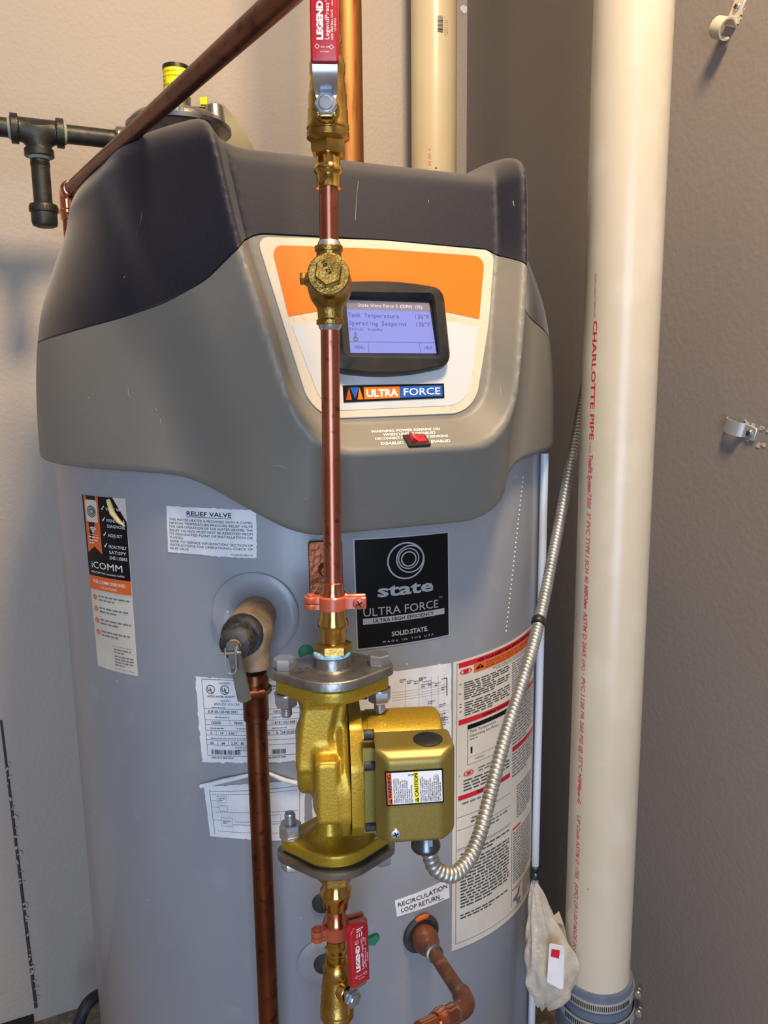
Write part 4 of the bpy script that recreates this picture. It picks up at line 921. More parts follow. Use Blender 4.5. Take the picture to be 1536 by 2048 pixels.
# ================================================================== circulator pump
PY = radians(5); PO = ry(.901); ZT, ZBt = .985-.901, .817-.901
pump = thing('circulator_pump', 'gold-painted circulator pump with wiring box and warning label', 'pump', PO, PY)
def flange2(x, y, rc, re, a):            # rhombic two-bolt flange outline
    x = np.abs(x); s_ = (rc-re)/a; c_ = sqrt(1-s_*s_); k = (x*-s_*-1)*0
    y = np.abs(y); px, py_ = x, y
    k = -s_*px*0
    # tangent line between centre circle and end circle
    l1 = np.sqrt(px*px+py_*py_)-rc; l2 = np.sqrt((px-a)**2+py_*py_)-re
    ln = px*s_+py_*c_-rc
    q = px*c_-py_*s_
    return np.where(q < 0, l1, np.where(q > a*c_, l2, ln))
def extr(d2, z, z0, z1, k=.0015): return smax(d2, np.abs(z-(z0+z1)/2)-(z1-z0)/2, k)
def pump_sdf(x, y, z):
    ft = extr(flange2(x, y, .037, .0085, .043), z, ZT-.0125, ZT, .003)
    fb = extr(flange2(x, y, .037, .0085, .043), z, ZBt, ZBt+.0125, .003)
    rx = np.sqrt(y*y+z*z)
    vol = smax(rx-.044, np.abs(x+.007)-.0115, .008)
    bulge = smax(np.sqrt((y-.004)**2+(z-.006)**2)-.033, np.abs(x+.020)-.0145, .008)
    n1 = np.sqrt(((x+.010)*1.0)**2+((y)*1.05)**2)-np.interp(z, [0, .02, .05, .062, ZT-.008, ZT], [.017, .017, .018, .022, .029, .030])
    n1 = np.maximum(n1*.9, np.maximum(-z, z-ZT+.002))
    n2 = np.sqrt(((x+.006)*1.1)**2+(y)**2)-np.interp(-z, [0, .03, .055, .066, .074, .084], [.016, .0135, .0125, .015, .020, .027])
    n2 = np.maximum(n2*.85, np.maximum(z, ZBt+.002-z))
    rib = smax(smax(np.abs(x+.007)-.0105, -y-.050, .005), smax(y, np.abs(z+.004)-.030, .005), .005)
    cx_ = np.interp(z, [.02, .045, ZT-.012], [-.0195, -.0165, -.0110]); hw_ = np.interp(z, [.02, .045, ZT-.012], [.0140, .0140, .0150])
    web = smax(smax(np.abs(x-cx_)-hw_, np.abs(y+.004)-.026, .004), np.abs(z-.042)-.034, .003)
    leg = smax(smax(np.abs(x-np.interp(z, [.03, .052, .075], [.004, .003, .006]))-.0065, np.abs(y+.006)-.020, .004), np.abs(z-.052)-.028, .003)
    web = smin(web, leg, .004)
    fl = smax(smax(np.abs(y)-.050, np.abs(z+.001)-.053, .008), np.abs(x-.008)-.0052, .0012)
    fl = smax(fl, (-y+z*.62-.058)/1.177, .012); fl = smax(fl, (-y-z*.70-.0755)/1.22, .006)
    s_ = smin(vol, bulge, .006); s_ = smin(s_, n1, .012); s_ = smin(s_, n2, .012); s_ = smin(s_, rib, .0025); s_ = smin(s_, web, .004)
    s_ = smin(s_, fl, .003); s_ = smin(s_, ft, .006); return smin(s_, fb, .009)
pb = sdf_mesh(pump_sdf, (-.058, -.062, ZBt-.003), (.058, .062, ZT+.003), .0013)
part('pump_body', pb, M_gold, pump, local=True, smooth=45)
mf = MB(); ol = rpoly([(-.0492, -.038), (-.038, -.0532), (.049, -.053), (.049, .051), (-.028, .051), (-.0492, .018)], [.005, .006, .02, .02, .012, .014], 8)
mf.prism(ol, wframe((0, 0, 0), (0, 1, 0), (0, 0, 1), (1, 0, 0)), .0136, .0252, .0012, seg=2); part('motor_flange', mf, M_gold, pump, local=True)
mo = MB(); mo.lathe([(.0455, .025), (.0455, .030), (.0465, .0305), (.0465, .093), (.0455, .097), (.042, .0995), (.03, .101)], (0, 0, .0005), (1, 0, 0), 72)
part('motor_housing', mo, M_gold, pump, local=True)
mb = MB(); mb.box((.030, -.036, -.004), (.006, 0, 0), (0, .012, 0), (0, 0, .040)); part('motor_bracket', mb, M_goldb, pump, local=True)
for (y_, z_) in ((-.044, .047), (-.047, .020), (-.046, -.038), (.044, .047)):
    mb = MB(); mb.lathe([(.0048, .0252), (.0048, .0335), (.0042, .0345), (.002, .0335)], (0, y_, z_), (1, 0, 0), 14); part('socket_bolt', mb, M_dustb, pump, local=True)
# grey end flanges, bolts
def flange_outline(rc, re, a, n=14):
    s_ = (rc-re)/a; b = math.asin(s_); out = []
    for sg in (0, 1):
        for q in np.linspace(-(pi/2-b), pi/2-b, n): out.append(((a+re*cos(q)) if sg == 0 else -(a+re*cos(q)), re*sin(q) if sg == 0 else -re*sin(q)))
        for q in np.linspace(pi/2-b, pi/2+b, n)[1:-1]: out.append((rc*cos(q), rc*sin(q)) if sg == 0 else (-rc*cos(q), -rc*sin(q)))
    return out
def end_flange(nm, label, top):
    t = thing(nm, label, 'flange', PO, PY)
    mb = MB(); z0 = ZT+.0022 if top else ZBt-.0022; d = 1 if top else -1
    mb.prism(flange_outline(.041, .013, .043), lambda ab, h: np.concatenate([np.asarray(ab)*A([1, d]), np.full((len(ab), 1), z0)+d*h], 1), 0, .0085, .0022, seg=3)
    part('plate', mb, M_cast, t, local=True)
    hb = MB(); hb.lathe([(.021, .008), (.0178, .0095), (.0168, .0125), (.0165, .019), (.0158, .0198), (.0125, .0198)] if top else [(.021, .008), (.0175, .010), (.0165, .016), (.0155, .017), (.011, .017)], (0, 0, z0), (0, 0, d), 40); part('hub', hb, M_cast, t, local=True)
    gs = MB(); gs.prism(flange_outline(.036, .009, .040), lambda ab, h: np.concatenate([np.asarray(ab)*A([1, d]), np.full((len(ab), 1), z0)-d*h], 1), .0001, .0021); part('gasket', gs, M_dark, t, local=True)
    return t, z0
tf, z0 = end_flange('pipe_flange', 'grey two-bolt pipe flange on top of the gold pump', True)
sl = MB(); sl.lathe([(.0165, .0196), (.0170, .0202), (.0166, .0222), (.0145, .0236), (.012, .0236)], (0, 0, z0), n=32); part('sealant_ring', sl, M_blue, tf, 'pale blue thread sealant', local=True)
g = Print(lambda uv, h: np.stack([np.asarray(uv)[:, 0], np.asarray(uv)[:, 1], np.full(len(uv), z0+.0086+h)], 1), 1)
g.text('47', -.032, -.004, .0034, M_cast, .0004, bold=.03); g.text('B', -.024, -.003, .0034, M_cast, .0004, bold=.03); g.text('A4', -.030, -.0125, .003, M_cast, .0004, bold=.03); g.text('PE', .017, -.016, .003, M_cast, .0004, bold=.03); g.text('Cast', .012, .008, .003, M_cast, .0004, bold=.02)
part('cast_letters', g.mb, None, tf, local=True)['kind'] = 'stuff'
bf, zb0 = end_flange('pipe_flange', 'grey two-bolt pipe flange beneath the gold pump', False)
def flange_bolt(x, label, top, head_up):
    t = thing('flange_bolt', label, 'bolt', PO+A([cos(PY)*x, sin(PY)*x, 0]), PY, 'zinc bolts of the pump flanges')
    zf = z0+.0085 if top else zb0-.0085; zo = ZT-.0125 if top else ZBt+.0125
    hz, nz = (zf, zo)
    d1 = 1 if top else -1
    h = MB(); h.hexa((0, 0, hz), (0, 0, d1), .0182, .0100, a0=.25+x*9, ch=.12); part('bolt_head', h, M_steel, t, local=True)
    n_ = MB(); n_.lathe([(.0105, 0), (.0105, .0018)], (0, 0, nz), (0, 0, -d1), 24); n_.hexa((0, 0, nz-d1*.0016), (0, 0, -d1), .0184, .0112, a0=.6+x*7, ch=.12); part('nut', n_, M_steel, t, local=True)
    s_ = MB(); pr = []; L = .0235; k = 0; h_ = -.012
    while h_ < L-.001: pr += [(.0054, h_), (.0047, h_+.0008)]; h_ += .0016
    pr += [(.0044, L), (.003, L+.0004)]
    s_.lathe(pr, (0, 0, nz), (0, 0, -d1), 16); part('threaded_shank', s_, M_steel, t, local=True)
flange_bolt(-.043, 'left zinc bolt through the top flange of the gold pump', True, 1); flange_bolt(.043, 'right zinc bolt through the top flange of the gold pump', True, 1)
flange_bolt(-.043, 'left zinc bolt standing up through the lower pump flange', False, 0); flange_bolt(.043, 'right zinc bolt through the lower pump flange, behind wiring box', False, 0)
# wiring box
bx = [.0305, .1020]; by = [-.0775, -.036]; bzr = [-.036, .0455]
def box_sdf(x, y, z):
    cxx, cz = (bx[0]+bx[1])/2, (bzr[0]+bzr[1])/2
    q = smax(np.abs(x-cxx)-(bx[1]-bx[0])/2, np.maximum(z-bzr[1], bzr[0]-z), .006)
    c1 = (np.abs(x-cxx)-(bx[1]-bx[0])/2-(y-by[0])*1.0+.0125)/1.414
    c2 = (z-bzr[1]-(y-by[0])*.8+.007)/1.28
    s_ = smax(q, by[0]-y, .002); s_ = smax(s_, c1, .0022); s_ = smax(s_, c2, .003); return smax(s_, y-by[1], .001)
wbx = part('wiring_box', sdf_mesh(box_sdf, (.033, -.081, -.04), (.112, -.032, .050), .0014), M_goldb, pump, 'dull gold wiring box', local=True, smooth=45)
kp = MB(); kp.lathe([(.0128, .0), (.0128, .0008), (.0118, .0014), (.004, .0016)], (.0800, -.0555, bzr[1]), n=36); part('knockout_plug', kp, M_black, wbx, 'round black plug in the box top', local=True)
fw_ = lambda uv, h: np.stack([np.asarray(uv)[:, 0], np.full(len(uv), by[0]-.0003)-h, np.asarray(uv)[:, 1]], 1)
def box_px(x, y):
    M = np.linalg.inv(ROOT[pump.name]); o_ = ROOT[pump.name] @ np.r_[CAM, 1]; d_ = ROOT[pump.name][:3, :3] @ ray(x, y)
    t_ = (by[0]-o_[1])/d_[1]; p_ = o_[:3]+d_*t_; return A([p_[0], p_[2]])
q4 = [box_px(*c) for c in ((769, 1543), (886, 1536), (888, 1604), (773, 1612))]
ff = quad_fn(q4, 117, 68, lambda q, h: fw_(q, h))
part('warning_label', sheet(lambda uv, h: ff(uv, h), 117, 68, 4, 3, 0, t=.0003, h0=.0, m=M_pk), M_pk, wbx, 'black-edged white warning label', local=True)
g = Print(lambda uv, h: ff(uv, h), 20); R9 = pi/2
g.rect(3, 3, 114, 65, M_pw, .0005); g.rect(3, 3, 13, 65, M_por, .0006); g.rect(57, 3, 67, 65, M_pyel, .0006)
for u_, t_, w_ in ((11.5, 'WARNING', 46), (65.5, 'CAUTION', 46)):
    g.text(t_, u_, 16, 7.2, M_pk, .0008, rot=R9, width=w_, bold=.02); g.poly([(u_, 5), (u_, 14), (u_-8, 9.5)], M_pk, .0008); g.poly([(u_-2, 9), (u_-2, 10), (u_-5.5, 9.9), (u_-5.5, 9.1)], M_pyel, .0010)
for i, t_ in enumerate(['BEFORE INSTALLING,', 'USING OR SERVICING', 'THIS PRODUCT, READ', 'THE INSTRUCTIONS', 'TO REDUCE RISK OF', 'ELECTRICAL SHOCK.', 'SEE INSTRUCTIONS', 'FOR PROPER', 'INSTALLATION.']): g.text(t_, 18.6+i*4.35, 5, 3, M_pk, .0008, rot=R9, width=len(t_)*2.72, bold=.012)
for i, t_ in enumerate(['FOR SUPPLY CONNEC-', 'TION USE WIRE SUIT-', 'ABLE FOR AT LEAST', '90\u00b0C. USE COPPER', 'CONDUCTORS ONLY.', 'EMPLOYER DES FILS', "D'ALIMENTATION", 'ADEQUATS POUR 90\u00b0C.', 'FOR INDOOR USE ONLY.', 'EMPLOYER UNIQUEMENT', "A L'INTERIEUR."]): g.text(t_, 72+i*3.95, 5, 2.9, M_pk, .0008, rot=R9, width=len(t_)*2.72, bold=.012)
g.text('P48405', 46, 61, 3, M_pk, .0008, 'r', rot=pi, bold=.02, width=16)
part('label_print', g.mb, None, wbx, local=True)
c_ = box_px(791, 1666); sc = MB(); o_ = A([c_[0], by[0], c_[1]])
sc.lathe([(.0046, 0), (.0046, .0010), (.0038, .0024), (.001, .0028)], o_, (0, -1, 0), 20, M_steel)
for a_ in (.4, .4+pi/2): sc.box(o_+A([0, -.0024, 0]), (cos(a_)*.0024, 0, sin(a_)*.0024), (-sin(a_)*.0005, 0, cos(a_)*.0005), (0, .0006, 0), M_dark)
part('cover_screw', sc, None, wbx, 'small zinc cross-slot screw', local=True)
# ---- conduit connector and flexible conduit
wpos = lambda l: (np.linalg.inv(ROOT[pump.name]) @ np.r_[np.asarray(l, float), 1])[:3]
cb_ = wpos((.0775, -.058, bzr[0]))
t = thing('conduit_connector', 'dark zinc conduit connector under the wiring box', 'connector', cb_)
mb = MB(); mb.lathe([(.0118, .001), (.0118, -.0125), (.0128, -.014), (.0130, -.0175), (.0118, -.0195), (.009, -.0195)][::-1], cb_, (0, 0, 1), 32); part('sleeve', mb, M_dksteel, t)
mb = MB(); mb.box(cb_+A([.0035, -.0112, -.007]), (.0018, 0, 0), (0, .0012, 0), (0, 0, .0030)); part('spring_tab', mb, M_steel, t)
c0 = cb_+A([.001, 0, -.016])
Yc = c0[1]
pts = [c0+A([-.0005, 0, .004]), c0+A([.0015, 0, -.004]), at(868, 1733, Yc), at(890, 1748, Yc+.004), at(912, 1746, Yc+.012), at(940, 1715, Yc+.03), at(962, 1660, Yc+.055), at(985, 1570, Yc+.09), at(1010, 1475, Yc+.13), at(1040, 1380, Yc+.18), at(1068, 1285, Yc+.235), at(1088, 1200, Yc+.29), at(1104, 1120, Yc+.335), at(1120, 1040, Yc+.38), at(1137, 950, Yc+.42), at(1152, 875, Yc+.455), at(1168, 790, Yc+.49), at(1182, 720, Yc+.52)]
def catmull(P, n):
    P = [2*P[0]-P[1]]+list(P)+[2*P[-1]-P[-2]]; out = []
    for i in range(1, len(P)-2):
        for k in range(n):
            t_ = k/n; a, b, c_, d = P[i-1], P[i], P[i+1], P[i+2]
            out.append(.5*((2*b)+(c_-a)*t_+(2*a-5*b+4*c_-d)*t_*t_+(3*b-a-3*c_+d)*t_**3))
    out.append(P[-2]); return np.array(out)
cp_ = catmull(pts, 40); ds = np.r_[0, np.cumsum(np.linalg.norm(np.diff(cp_, axis=0), axis=1))]
pit = .0054; n = int(ds[-1]/pit); ss = []; rr = []
for k in range(n):
    for f_, r_ in ((0, .0064), (.22, .0071), (.45, .0073), (.68, .0070), (.86, .0060), (.93, .0056)): ss.append((k+f_)*pit); rr.append(r_)
P_ = np.stack([np.interp(ss, ds, cp_[:, i]) for i in range(3)], 1)
mb = MB(); mb.tube(list(P_), rr, 20)
single('flexible_conduit', mb, M_flex, 'ribbed flexible metal conduit curving from pump box to behind the tall pipe', 'conduit', smooth=50)
mb = MB(); mb.lathe([(.0078, -.004), (.0085, -.003), (.0085, .003), (.0078, .004)], at(1077, 1243, Yc+.258), nrm(pts[11]-pts[10]), 20)
single('conduit_band', mb, M_black, 'narrow black band around the conduit at the label corner', 'band')

# ================================================================== relief valve, discharge pipe
lw = lambda l: toworld(np.asarray(l, float)[None])[0]
l, nl = radial(516, 1228); o = lw(l); nv = nl[0]*U-nl[1]*NF; sd = nrm(np.cross(Z, nv)); sd = sd if sd[0] > 0 else -sd
t = thing('relief_valve', 'dusty black-capped relief valve with lever and wire ring on jacket', 'valve', o)
def rv(x, y, z):
    # x along the valve's axis, y sideways, z up; body elbow turning down
    r = np.sqrt(y*y+z*z)
    a = np.maximum(r-.0215, np.abs(x-.036)-.030)
    b = np.maximum(np.sqrt((x-.056)**2+(y-.007)**2)-.0165, np.maximum(z, -.040-z))
    return smin(smin(a, b, .012), np.sqrt((x-.050)**2+(y-.003)**2+z*z)-.0225, .006)
bm = sdf_mesh(rv, (-.002, -.03, -.045), (.078, .03, .03), .0015)
bm.v = [o+bm.v[0][:, :1]*nv+bm.v[0][:, 1:2]*sd+bm.v[0][:, 2:]*Z]
part('valve_body', bm, M_dust, t, smooth=50)
cpb = MB(); cpb.lathe([(.0200, .060), (.0212, .062), (.0212, .076), (.0200, .079), (.015, .080)], o, nv, 40); part('black_cap', cpb, M_dustb, t)
hx = MB(); hx.hexa(o+nv*.078, nv, .033, .012, up=Z, ch=.2); part('hex_shoulder', hx, M_dustb, t)
bn = MB(); bn.lathe([(.0150, .086), (.0165, .088), (.0165, .099), (.0150, .103), (.0100, .105)], o, nv, 32); part('bonnet', bn, M_dustb, t)
st = MB(); st.lathe([(.0062, .103), (.0070, .105), (.0066, .110), (.004, .113)], o, nv, 20); part('stem', st, M_dust, t)
tip = o+nv*.111
lv = MB(); a_ = tip+nv*.003+Z*.005+sd*.0005; dn = nrm(-Z+sd*.13-nv*.10); wd = nrm(np.cross(dn, nv)); 
L_ = .062
lv.prism(rpoly([(-.0058, -.003), (.0058, -.003), (.0050, L_), (-.0050, L_)], .003, 4), wframe(a_, wd, dn, -np.cross(wd, dn)*1.), -.001, .001, .0003)
for s_ in (-1, 1): lv.box(a_+dn*L_*.5+wd*s_*.0056-nv*.002, wd*.0006, dn*L_*.48, nv*.0026)
part('test_lever', lv, M_lever, t, 'dull metal test lever hanging down')
wr = MB(); w0 = tip+nv*.008+Z*.003
loop = [w0-sd*.0048, w0-sd*.0048-Z*.012]+[w0-Z*.0215+A([0, 0, -.0045*sin(q)])-sd*.0048*cos(q) for q in np.linspace(0, pi, 9)]+[w0+sd*.0048-Z*.012, w0+sd*.0048]
wr.tube(loop, .0009, 10); part('wire_ring', wr, M_steel, t, 'shiny bent wire ring')
pn = MB(); pn.tube([tip+nv*.006-sd*.012-Z*.004, tip+nv*.006+sd*.010-Z*.002], .0012, 10); pn.lathe([(.0048, -.0006), (.0048, .0012)], tip+nv*.004+sd*.0055, sd, 18); part('hinge_pin', pn, M_steel, t)
# discharge pipe
op = o+nv*.056+sd*.007
t = thing('discharge_pipe', 'aged copper discharge pipe running down from the relief valve', 'pipe', A([op[0], op[1], .05]))
mb = MB(); zt = op[2]-.048; mb.tube([A([op[0], op[1], z]) for z in np.linspace(.05, zt-.02, 14)], .0112, 28); part('tube', mb, M_copold, t)
mb = MB(); q = A([op[0], op[1], zt-.050]); mb.lathe([(.0116, 0), (.0134, .0015), (.0134, .026), (.0150, .030), (.0150, .034), (.0138, .038), (.0145, .041), (.0140, .046), (.0125, .0485), (.0125, .052)], q, n=32); part('threaded_adapter', mb, M_copold, t)
mb = MB(); mb.hexa(q+Z*.0275, Z, .030, .010, ch=.2, a0=.3); part('hex_shoulder', mb, M_copold, t)

# ================================================================== return pipe at the bottom
l, nl = radial(843, 1868); o = lw(l); nv = nl[0]*U-nl[1]*NF; nv = nrm(nv+A([0, 0, -.0]))
e1 = at(938, 2012, .70); 
t = thing('return_pipe', 'weathered copper return pipe elbowing left below its jacket gasket', 'pipe', o)
dd = nrm(e1-o)
mb = MB(); mb.lathe([(.0150, .006), (.0165, .012), (.0165, .018), (.0150, .026), (.0125, .034), (.0105, .040), (.0105, .052), (.0085, .053)], o, dd, 32); part('reducer', mb, M_copw, t)
mb = MB(); mb.tube([o+dd*.050, e1-dd*.020], .0080, 24); part('tube', mb, M_copw, t)
lft = nrm(at(868, 2046, .665)-e1); n_ = 9; arc = []
for k in range(n_+1):
    q = k/n_; arc.append((1-q)**2*(e1-dd*.016)+2*q*(1-q)*e1+q*q*(e1+lft*.016))
mb = MB(); mb.tube([e1-dd*.024]+arc+[e1+lft*.024], .0100, 24); part('elbow', mb, M_copw, t)
mb = MB(); mb.tube([e1+lft*.020, e1+lft*.075], .0082, 24)
mb.lathe([(.0098, .024), (.0100, .025), (.0100, .036), (.0116, .039), (.0116, .044), (.0100, .047), (.0098, .052)], e1, lft, 28); part('press_coupling', mb, M_copnew, t)
for c_, d_ in ((o+dd*.053, dd), (e1-dd*.0235, dd), (e1+lft*.0235, lft)):
    mb = MB(); mb.lathe([(.0082, -.002), (.0104, -.0012), (.0104, .0012), (.0082, .002)], c_, d_, 24); part('solder_joint', mb, M_lever, t, 'greyish solder ring')

# green tab behind the lower lever
mb = MB(); q = at(738, 1880, .735); mb.prism(rpoly([(-.011, -.004), (.006, -.0055), (.0115, .002), (.009, .0075), (.001, .004)], .0025, 3), wframe(q, XV, nrm(A([0, .1, 1.])), (0, -1, 0)), -.0022, .0022, .0008)
t = single('green_tab', mb, M_green, 'green plastic tab behind the lower red lever', 'tab')
mb = MB(); mb.tube([q-XV*.006, q-XV*.010+YV*.045-Z*.042, q-XV*.013+YV*.085-Z*.080], .003, 12); part('tab_stem', mb, M_green, t)

# ================================================================== pvc pipes
PV = A([.955*ray(1238, 766)[0], .955, 0]); RV = .04445
def pvc_px_z(x, y): return on_cyl(x, y, RV, PV)
t = thing('plastic_pipe', 'tall cream plastic pipe with red lettering by the grey wall', 'pipe', PV)
zb_ = pvc_px_z(1182, 1985)[2]
mb = MB(); mb.tube([A([PV[0], PV[1], z]) for z in np.linspace(zb_-.05, 2.75, 6)], RV, 96); part('tube', mb, M_pvc, t)
q0 = pvc_px_z(1196, 545); q1 = pvc_px_z(1146, 1940); fa = lambda q: atan2(q[0]-PV[0], -(q[1]-PV[1])); f0 = (fa(q0)+fa(q1))/2
def pv(uv, h): uv = np.asarray(uv); r = RV+.0001+h; an = f0+uv[:, 0]/RV; return np.stack([PV[0]+r*np.sin(an), PV[1]-r*np.cos(an), uv[:, 1]], 1)
g = Print(pv, .004); zz = lambda y: pvc_px_z(1196-(y-545)*50/1395, y)[2]
for t_, y0, y1, sz, m, bo, sh in (('WWW.CHARLOTTEPIPE.COM', 545, 634, .0030, M_pinkr, 0, 0), ('CHARLOTTE PIPE', 640, 880, .0068, M_pred, .016, 0), ('\u00ae PLTN', 884, 906, .003, M_pinkr, 0, 0), ('TrueFit System', 908, 984, .0066, M_pred, .02, .25), ('7300  3" PVC TYPE I SCH 40', 985, 1165, .0064, M_pinkr, .012, .2), ('NSF\u00aedwv', 1170, 1218, .006, M_pred, .025, .2), ('ASTM D 2665', 1224, 1312, .0066, M_pinkr, .014, .2), ('(UPC)  \u2022', 1318, 1348, .0056, M_pinkr, .01, .2), ('PVC 1120 PR 260 PSI @ 23\u00b0C', 1354, 1540, .0064, M_pinkr, .012, .2), ('NSF\u00aepw-G', 1546, 1606, .0056, M_pred, .02, .2), ('UP Code ASTM D 1785', 1630, 1755, .0064, M_pinkr, .012, .2), ('(UPC) CP-110-P MADE IN U.S.A.', 1766, 1925, .0064, M_pinkr, .012, .2)):
    z0, z1 = zz(y0), zz(y1); g.text(t_, -.0032, z0, sz, m, .0001, rot=-pi/2, width=z0-z1, bold=bo, shear=sh)
part('pipe_lettering', g.mb, None, t, 'red printed lettering running down the pipe')
# coupling with two hose clamps
cz = zb_; t = thing('rubber_coupling', 'grey-blue rubber coupling with two steel hose clamps under the pipe', 'coupling', A([PV[0], PV[1], .0]))
mb = MB(); mb.lathe([(.0500, 0), (.0500, cz-.085), (.0545, cz-.080), (.0545, cz-.052), (.0500, cz-.048), (.0495, cz-.003), (.0485, cz), (.0445, cz), (.0445, cz-.02)], A([PV[0], PV[1], 0]), n=72); part('sleeve', mb, M_rubc, t)
for z_, r_ in ((cz-.017, .0500), (cz-.046, .0520)):
    mb = MB(); mb.lathe([(r_, -.0065), (r_+.0012, -.0068), (r_+.0012, .0068), (r_, .0065)], A([PV[0], PV[1], z_]), n=72, closed=True); hc = part('hose_clamp', mb, M_band, t)
    g = MB()
    for k in range(34):
        an = -1.1+k*.055; c_ = A([PV[0]+(r_+.0013)*sin(an), PV[1]-(r_+.0013)*cos(an), z_]); tn = A([cos(an), sin(an), 0]); g.box(c_, tn*.0007, nrm(A([sin(an), -cos(an), 0]))*.0004, Z*.0036)
    part('band_slots', g, M_dark, hc, 'row of dark slots in the band')
    an = 1.25; c_ = A([PV[0]+(r_+.006)*sin(an), PV[1]-(r_+.006)*cos(an), z_]); tn = A([cos(an), sin(an), 0])
    s_ = MB(); s_.lathe([(.0042, -.010), (.0058, -.009), (.0058, .004), (.0042, .005), (.0050, .006), (.0050, .012), (.004, .013)], c_, -tn if False else nrm(tn*-1+A([0, 0, .15])), 16); s_.box(c_-A([sin(an), -cos(an), 0])*.003, tn*.009, A([sin(an), -cos(an), 0])*.003, Z*.0065); part('clamp_screw', s_, M_cast, hc, 'worm screw of the clamp')
# second pipe, at the back wall
P2 = A([1.62*ray(868, 300)[0], 1.62, 0]); t = thing('plastic_pipe', 'yellowed plastic pipe with a barcode rising behind the heater', 'pipe', P2)
mb = MB(); mb.tube([A([P2[0], P2[1], z]) for z in np.linspace(0, 2.75, 6)], RV, 80); part('tube', mb, M_pvcold, t)
def p2(uv, h): uv = np.asarray(uv); r = RV+.0001+h; an = uv[:, 0]/RV; return np.stack([P2[0]+r*np.sin(an), P2[1]-r*np.cos(an), uv[:, 1]], 1)
g = Print(p2, .004); z2 = lambda x, y: on_cyl(x, y, RV, P2); fb = lambda q: (atan2(q[0]-P2[0], -(q[1]-P2[1])))*RV
qa, qb = z2(875, 31), z2(886, 66); ua, ub = fb(qa), fb(qb); z_ = qa[2]
while z_ > qb[2]:
    w_ = random.choice([.0006, .0006, .0012, .0018]); g.rect(ua, z_-w_, ub, z_, M_pk, .0001); z_ -= w_+random.choice([.0006, .0010])
part('barcode', g.mb, None, t, 'small black barcode'); g = Print(p2, .004); g.text('C 7001 8962 K', ub+.003, qa[2], .003, M_pgrey, .0001, rot=-pi/2, width=.034); g.text('3x10 PLAIN', ub+.008, qa[2]-.005, .003, M_pgrey, .0001, rot=-pi/2, width=.026)
part('figures', g.mb, None, t, 'small grey printed figures'); g = Print(p2, .004); qa = z2(858, 300); g.text('Y W M', fb(qa)-.002, qa[2]+.004, .006, M_pinkr, .0001, rot=-pi/2, width=.032)
part('pipe_print', g.mb, None, t, 'faded red letters')
# big copper pipe rising from the heater top
P3 = A([1.17*ray(697, 280)[0], 1.17, 0]); mb = MB(); mb.tube([A([P3[0], P3[1], z]) for z in (1.478, 1.9, 2.3, 2.75)], .0215, 48)
single('copper_flue_pipe', mb, M_copbig, 'wide golden-brown copper pipe rising behind the upper red lever', 'pipe')

# ================================================================== white tube at the heater's right edge
q0, q1 = at(1081, 905, 1.06), at(1074, 1735, 1.06)
rdir = nrm((q0-AX)*A([1, 1, 0])); 
def beside(x, y): return on_cyl(x, y, RT+.0095)
bx_ = AX+rdir*(RT+.0075)
t = thing('plastic_tube', 'thin pale plastic tube down the right edge of the heater', 'tube', A([bx_[0], bx_[1], 0]))
zq = lambda y: CAM[2]+ray(1076, y)[2]*bx_[1]
mb = MB(); mb.tube([bx_+Z*z for z in np.linspace(.10, 1.152, 6)], .0056, 18); part('tube', mb, M_tube, t)
mb = MB(); z_ = zq(1742); mb.lathe([(.0060, -.010), (.0095, -.009), (.0095, -.002), (.0078, .001), (.0098, .004), (.0098, .009), (.006, .010)], bx_+Z*z_, n=20); mb.box(bx_+Z*(z_+.012)-rdir*.001, rdir*.0055, np.cross(Z, rdir)*.003, Z*.0035); part('tube_clip', mb, M_dksteel, t, 'grey-blue tube clip')

# ================================================================== plastic bag
q = at(1098, 1900, .93)
bg_o = [(1071, 1768, .003, .003), (1078, 1800, .010, .006), (1083, 1835, .016, .010), (1090, 1870, .024, .013), (1097, 1900, .030, .016), (1100, 1930, .032, .017), (1102, 1955, .030, .016), (1104, 1980, .026, .013), (1100, 2000, .018, .009), (1092, 2012, .008, .006)]
nB = 40; V = []; Fc = []
bgc = [at(x-3, y, .925) for x, y, _, _ in bg_o]; zs_ = np.linspace(0, len(bg_o)-1, 34)
for i, s_ in enumerate(zs_):
    c_ = A([np.interp(s_, range(len(bgc)), [p[k] for p in bgc]) for k in range(3)]); a_ = np.interp(s_, range(len(bgc)), [p[2] for p in bg_o]); b_2 = np.interp(s_, range(len(bgc)), [p[3] for p in bg_o])
    for j in range(nB):
        an = 2*pi*j/nB; w_ = 1+.16*sin(3*an+.4*s_)+.11*sin(7*an-.9*s_+1)+.07*sin(11*an+2.1*s_)
        V.append(c_+XV*a_*w_*cos(an)+YV*b_2*w_*sin(an)+Z*.004*sin(5*an+s_))
for i in range(len(zs_)-1):
    for j in range(nB): a, b = i*nB+j, i*nB+(j+1) % nB; Fc.append((a, b, b+nB, a+nB))
mb = MB().add(V, Fc)
t = thing('plastic_bag', 'crumpled translucent plastic bag hanging between heater and tall pipe', 'bag', bgc[-1])
part('bag_film', mb, M_bag, t, smooth=60)
